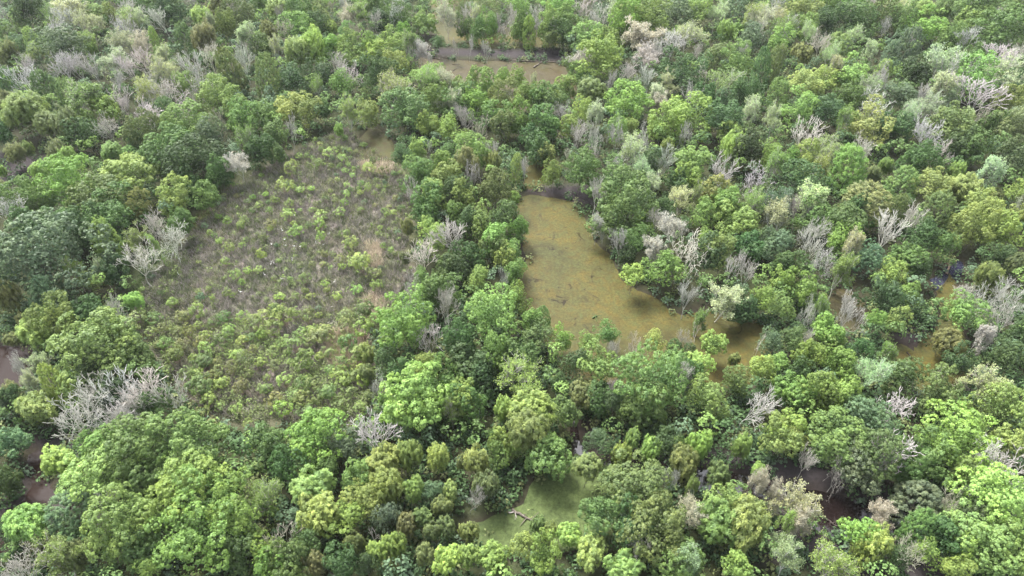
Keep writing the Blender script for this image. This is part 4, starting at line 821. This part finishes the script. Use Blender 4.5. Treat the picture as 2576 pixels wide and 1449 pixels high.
def blades(name, label, cat, polys, n, palette, h, w, lean, rg):
    pts = []
    for pd, k in polys:
        p = gpoly(pd); lo, hi = p.min(0), p.max(0); q = rg.uniform(lo, hi, (int(n * k * 2.2), 2)); q = q[inside(q[:, 0], q[:, 1], p)]; pts.append(q[:int(n * k)])
    q = np.concatenate(pts); m = len(q); per = 9; Z = height(q[:, 0], q[:, 1])
    a = rg.uniform(0, 2 * math.pi, (m, per)); L = h * rg.uniform(.5, 1.2, (m, per)); ln_ = lean * rg.uniform(.1, 1.3, (m, per))
    T = unit(np.stack([np.cos(a) * ln_, np.sin(a) * ln_, np.ones_like(a)], -1)); B0 = np.stack([q[:, 0], q[:, 1], Z], 1)[:, None] + np.concatenate([rg.normal(0, .22, (m, per, 2)), np.zeros((m, per, 1))], -1)
    side = unit(np.cross(T, rdirs(m * per, rg).reshape(m, per, 3))) * w
    Vv = np.stack([B0 - side * .6, B0 + side * .6, B0 + T * L[..., None] + side * .35, B0 + T * L[..., None] - side * .35], 2).reshape(-1, 3); Ff = np.arange(len(Vv)).reshape(-1, 4)
    pal = np.array(palette); cn = (vnoise(q[:, 0], q[:, 1], 5, 9) * .6 + rg.uniform(0, .4, m)) * (len(pal) - .01); c = pal[np.clip(cn.astype(int), 0, len(pal) - 1)]
    cols = (c[:, None] * rg.uniform(.7, 1.3, (m, per, 1))).reshape(-1, 3)
    o = bpy.data.objects.new(name, make_mesh(name, Vv, Ff, mats=[M_REED], cols=cols)); COL.objects.link(o); o['kind'] = 'stuff'; o['label'] = label; o['category'] = cat
M_REED = gcol_material('dry_reeds', 2, .9, .15, var=.15)
blades('dead_reeds', 'dry greyish and pinkish dead reeds covering the clearing', 'reeds', [(CLEAR_D, 1.0)], 13000,
       [(.14, .18, .075), (.20, .19, .155), (.26, .235, .205), (.10, .12, .06), (.24, .215, .20), (.17, .19, .11), (.30, .27, .21), (.12, .16, .06)], 1.4, .075, 1.0, rg)
blades('tan_reeds', 'dense patch of taller tan reeds at the clearing rim', 'reeds', [([(825,850),(870,835),(925,860),(935,910),(920,945),(860,945),(820,915)], .62), ([(905,412),(980,408),(1000,440),(960,450),(910,440)], .18), ([(910,760),(965,745),(975,800),(930,830)], .1), ([(920,620),(960,620),(965,680),(930,680)], .10)], 1500,
       [(.40, .33, .24), (.48, .40, .31), (.40, .37, .25)], 1.9, .065, 1.0, rg)
blades('marsh_grass', 'low green grass along the clearing edges', 'grass', [([(330,720),(480,640),(500,700),(480,770),(400,820),(340,800)], .3), ([(520,480),(700,430),(720,560),(560,620),(460,640)], .5), ([(640,560),(790,560),(800,700),(650,720)], .2)], 2600,
       [(.09, .14, .045), (.12, .155, .055), (.14, .15, .10)], .6, .05, .9, rg)

# ------------------------------------------------------------------ white egrets, fallen logs, pond debris
def egret_mesh():
    bm = bmesh.new()
    def ell(c, s, rot=0):
        r = bmesh.ops.create_icosphere(bm, subdivisions=2, radius=1); M = Matrix.Translation(c) @ Matrix.Rotation(rot, 4, 'Y') @ Matrix.Diagonal((*s, 1)); bmesh.ops.transform(bm, matrix=M, verts=r['verts'])
    ell((0, 0, .52), (.26, .12, .13), .35); ell((-.27, 0, .44), (.14, .07, .05), .4); ell((.33, 0, .98), (.09, .045, .05), 0)
    me = bpy.data.meshes.new('body'); 
    sk = [((.18, 0, .6), (.30, 0, .70)), ((.30, 0, .70), (.24, 0, .83)), ((.24, 0, .83), (.31, 0, .97))]
    V, F = tubes(sk, [.065, .045, .038], [.045, .038, .035], 7); vs = [bm.verts.new(v) for v in V]
    for f in F: bm.faces.new([vs[i] for i in f])
    bm.to_mesh(me); bm.free(); return me
def flat_mat(name, c, rough=.7):
    m, n_, l_, b = principled(name); b.inputs['Base Color'].default_value = (*c, 1); b.inputs['Roughness'].default_value = rough
    tx = n_.new('ShaderNodeTexNoise'); tx.inputs['Scale'].default_value = 9; mx = n_.new('ShaderNodeMix'); mx.data_type = 'RGBA'; mx.inputs['A'].default_value = (*c, 1); mx.inputs['B'].default_value = (*[v * .8 for v in c], 1)
    l_.new(tx.outputs['Fac'], mx.inputs['Factor']); l_.new(mx.outputs['Result'], b.inputs['Base Color']); return m
M_WHITE = flat_mat('white_feathers', (.8, .8, .78)); M_YEL = flat_mat('bill_yellow', (.6, .4, .05)); M_BLK = flat_mat('leg_black', (.03, .03, .03))
EB = egret_mesh(); EB.materials.append(M_WHITE)
V, F = tubes([((.40, 0, .98), (.56, 0, .96))], [.022], [.004], 6); BILL = make_mesh('bill', V, F, mats=[M_YEL])
V, F = tubes([((0, 0, 0), (.02, 0, .45))], [.013], [.016], 5); LEG = make_mesh('leg', V, F, mats=[M_BLK])
EG = [(741,544),(741,577),(711,582),(828,591),(684,617),(718,620),(756,623),(743,629),(815,619),(736,656),(683,666),(689,664),(667,694),(711,704),(838,716),(842,712),(797,615),(717,605),(741,622),(804,573),(436,640),(441,632),(450,692),(455,650),(606,737)]
for x, y in EG:
    X, Y, t = at(x, y, .9); g = gz(X, Y); e = bpy.data.objects.new('egret', None); COL.objects.link(e); e.location = (X, Y, g + .05); e.rotation_euler = (0, 0, RNG.uniform(0, 6.28)); e.scale = (.95,) * 3
    child('body', EB, e, (1, 1, 1), (0, 0, 0), (1, 1, 1)); child('bill', BILL, e, (1, 1, 1), (0, 0, 0), (1, 1, 1))
    for s in (-.05, .05): child('leg', LEG, e, (1, 1, 1), (0, s, 0), (1, 1, 1))
    note(e, 'white egret standing', x, y, 'bird', 'white egrets in the clearing')
def log(x0, y0, x1, y1, rad, desc, c=(.10, .085, .07)):
    a = np.array([*at(x0, y0, .1)[:2], .1]); b = np.array([*at(x1, y1, .1)[:2], .1]); r_ = np.random.default_rng(int(x0)); S, A, B_ = [], [], []
    mid = (a + b) / 2; n = 6; p = a - mid
    for k in range(n):
        q = a - mid + (b - a) * (k + 1) / n + np.append(r_.normal(0, .12, 2), r_.uniform(-.05, .12)); S.append((p, q)); A.append(rad * (1 - .1 * k)); B_.append(rad * (.9 - .1 * k)); p = q
        if k in (2, 3, 4): d = r_.normal(0, 1, 3); d[2] = abs(d[2]) * .5; S.append((p, p + unit(d) * r_.uniform(.8, 2))); A.append(rad * .4); B_.append(rad * .12)
    V, F = tubes(S, A, B_, 7); o = bpy.data.objects.new('fallen_log', make_mesh('fallen_log', V, F, mats=[M_BARK], smooth=True)); COL.objects.link(o); o.location = mid; o.color = (*c, 1)
    o['label'] = desc; o['category'] = 'log'; o['group'] = 'fallen logs'
log(1288, 1282, 1345, 1315, .28, 'long dark fallen log lying in the duckweed pond')
log(1280, 1288, 1306, 1290, .12, 'short pale branch beside the long log in the duckweed pond', (.4, .36, .33))
log(1343, 170, 1368, 152, .3, 'fallen trunk reaching into the upper pond from its bank')
log(1068, 142, 1110, 150, .3, 'dark log at the left end of the upper pond')
log(1290, 152, 1420, 158, .3, 'long dark log along the back shore of the upper pond')
log(2282, 886, 2294, 904, .16, 'thin dark branch sticking out of the east pond', (.04, .03, .025))
log(158, 1296, 178, 1272, .26, 'dark log across the green scum of the left creek', (.04, .03, .025))
log(2068, 1298, 2110, 1325, .2, 'dark branch lying in the dark creek below the bend', (.05, .04, .035))
log(1325, 478, 1440, 494, .25, 'dark driftwood log on the bank between pond and inlet', (.07, .05, .045))
log(2380, 690, 2392, 660, .3, 'brown log beside the blue pool', (.16, .12, .09))
log(1490, 800, 1500, 792, .2, 'small mossy stump log in the middle of main pond', (.05, .08, .03))
finish_labels()
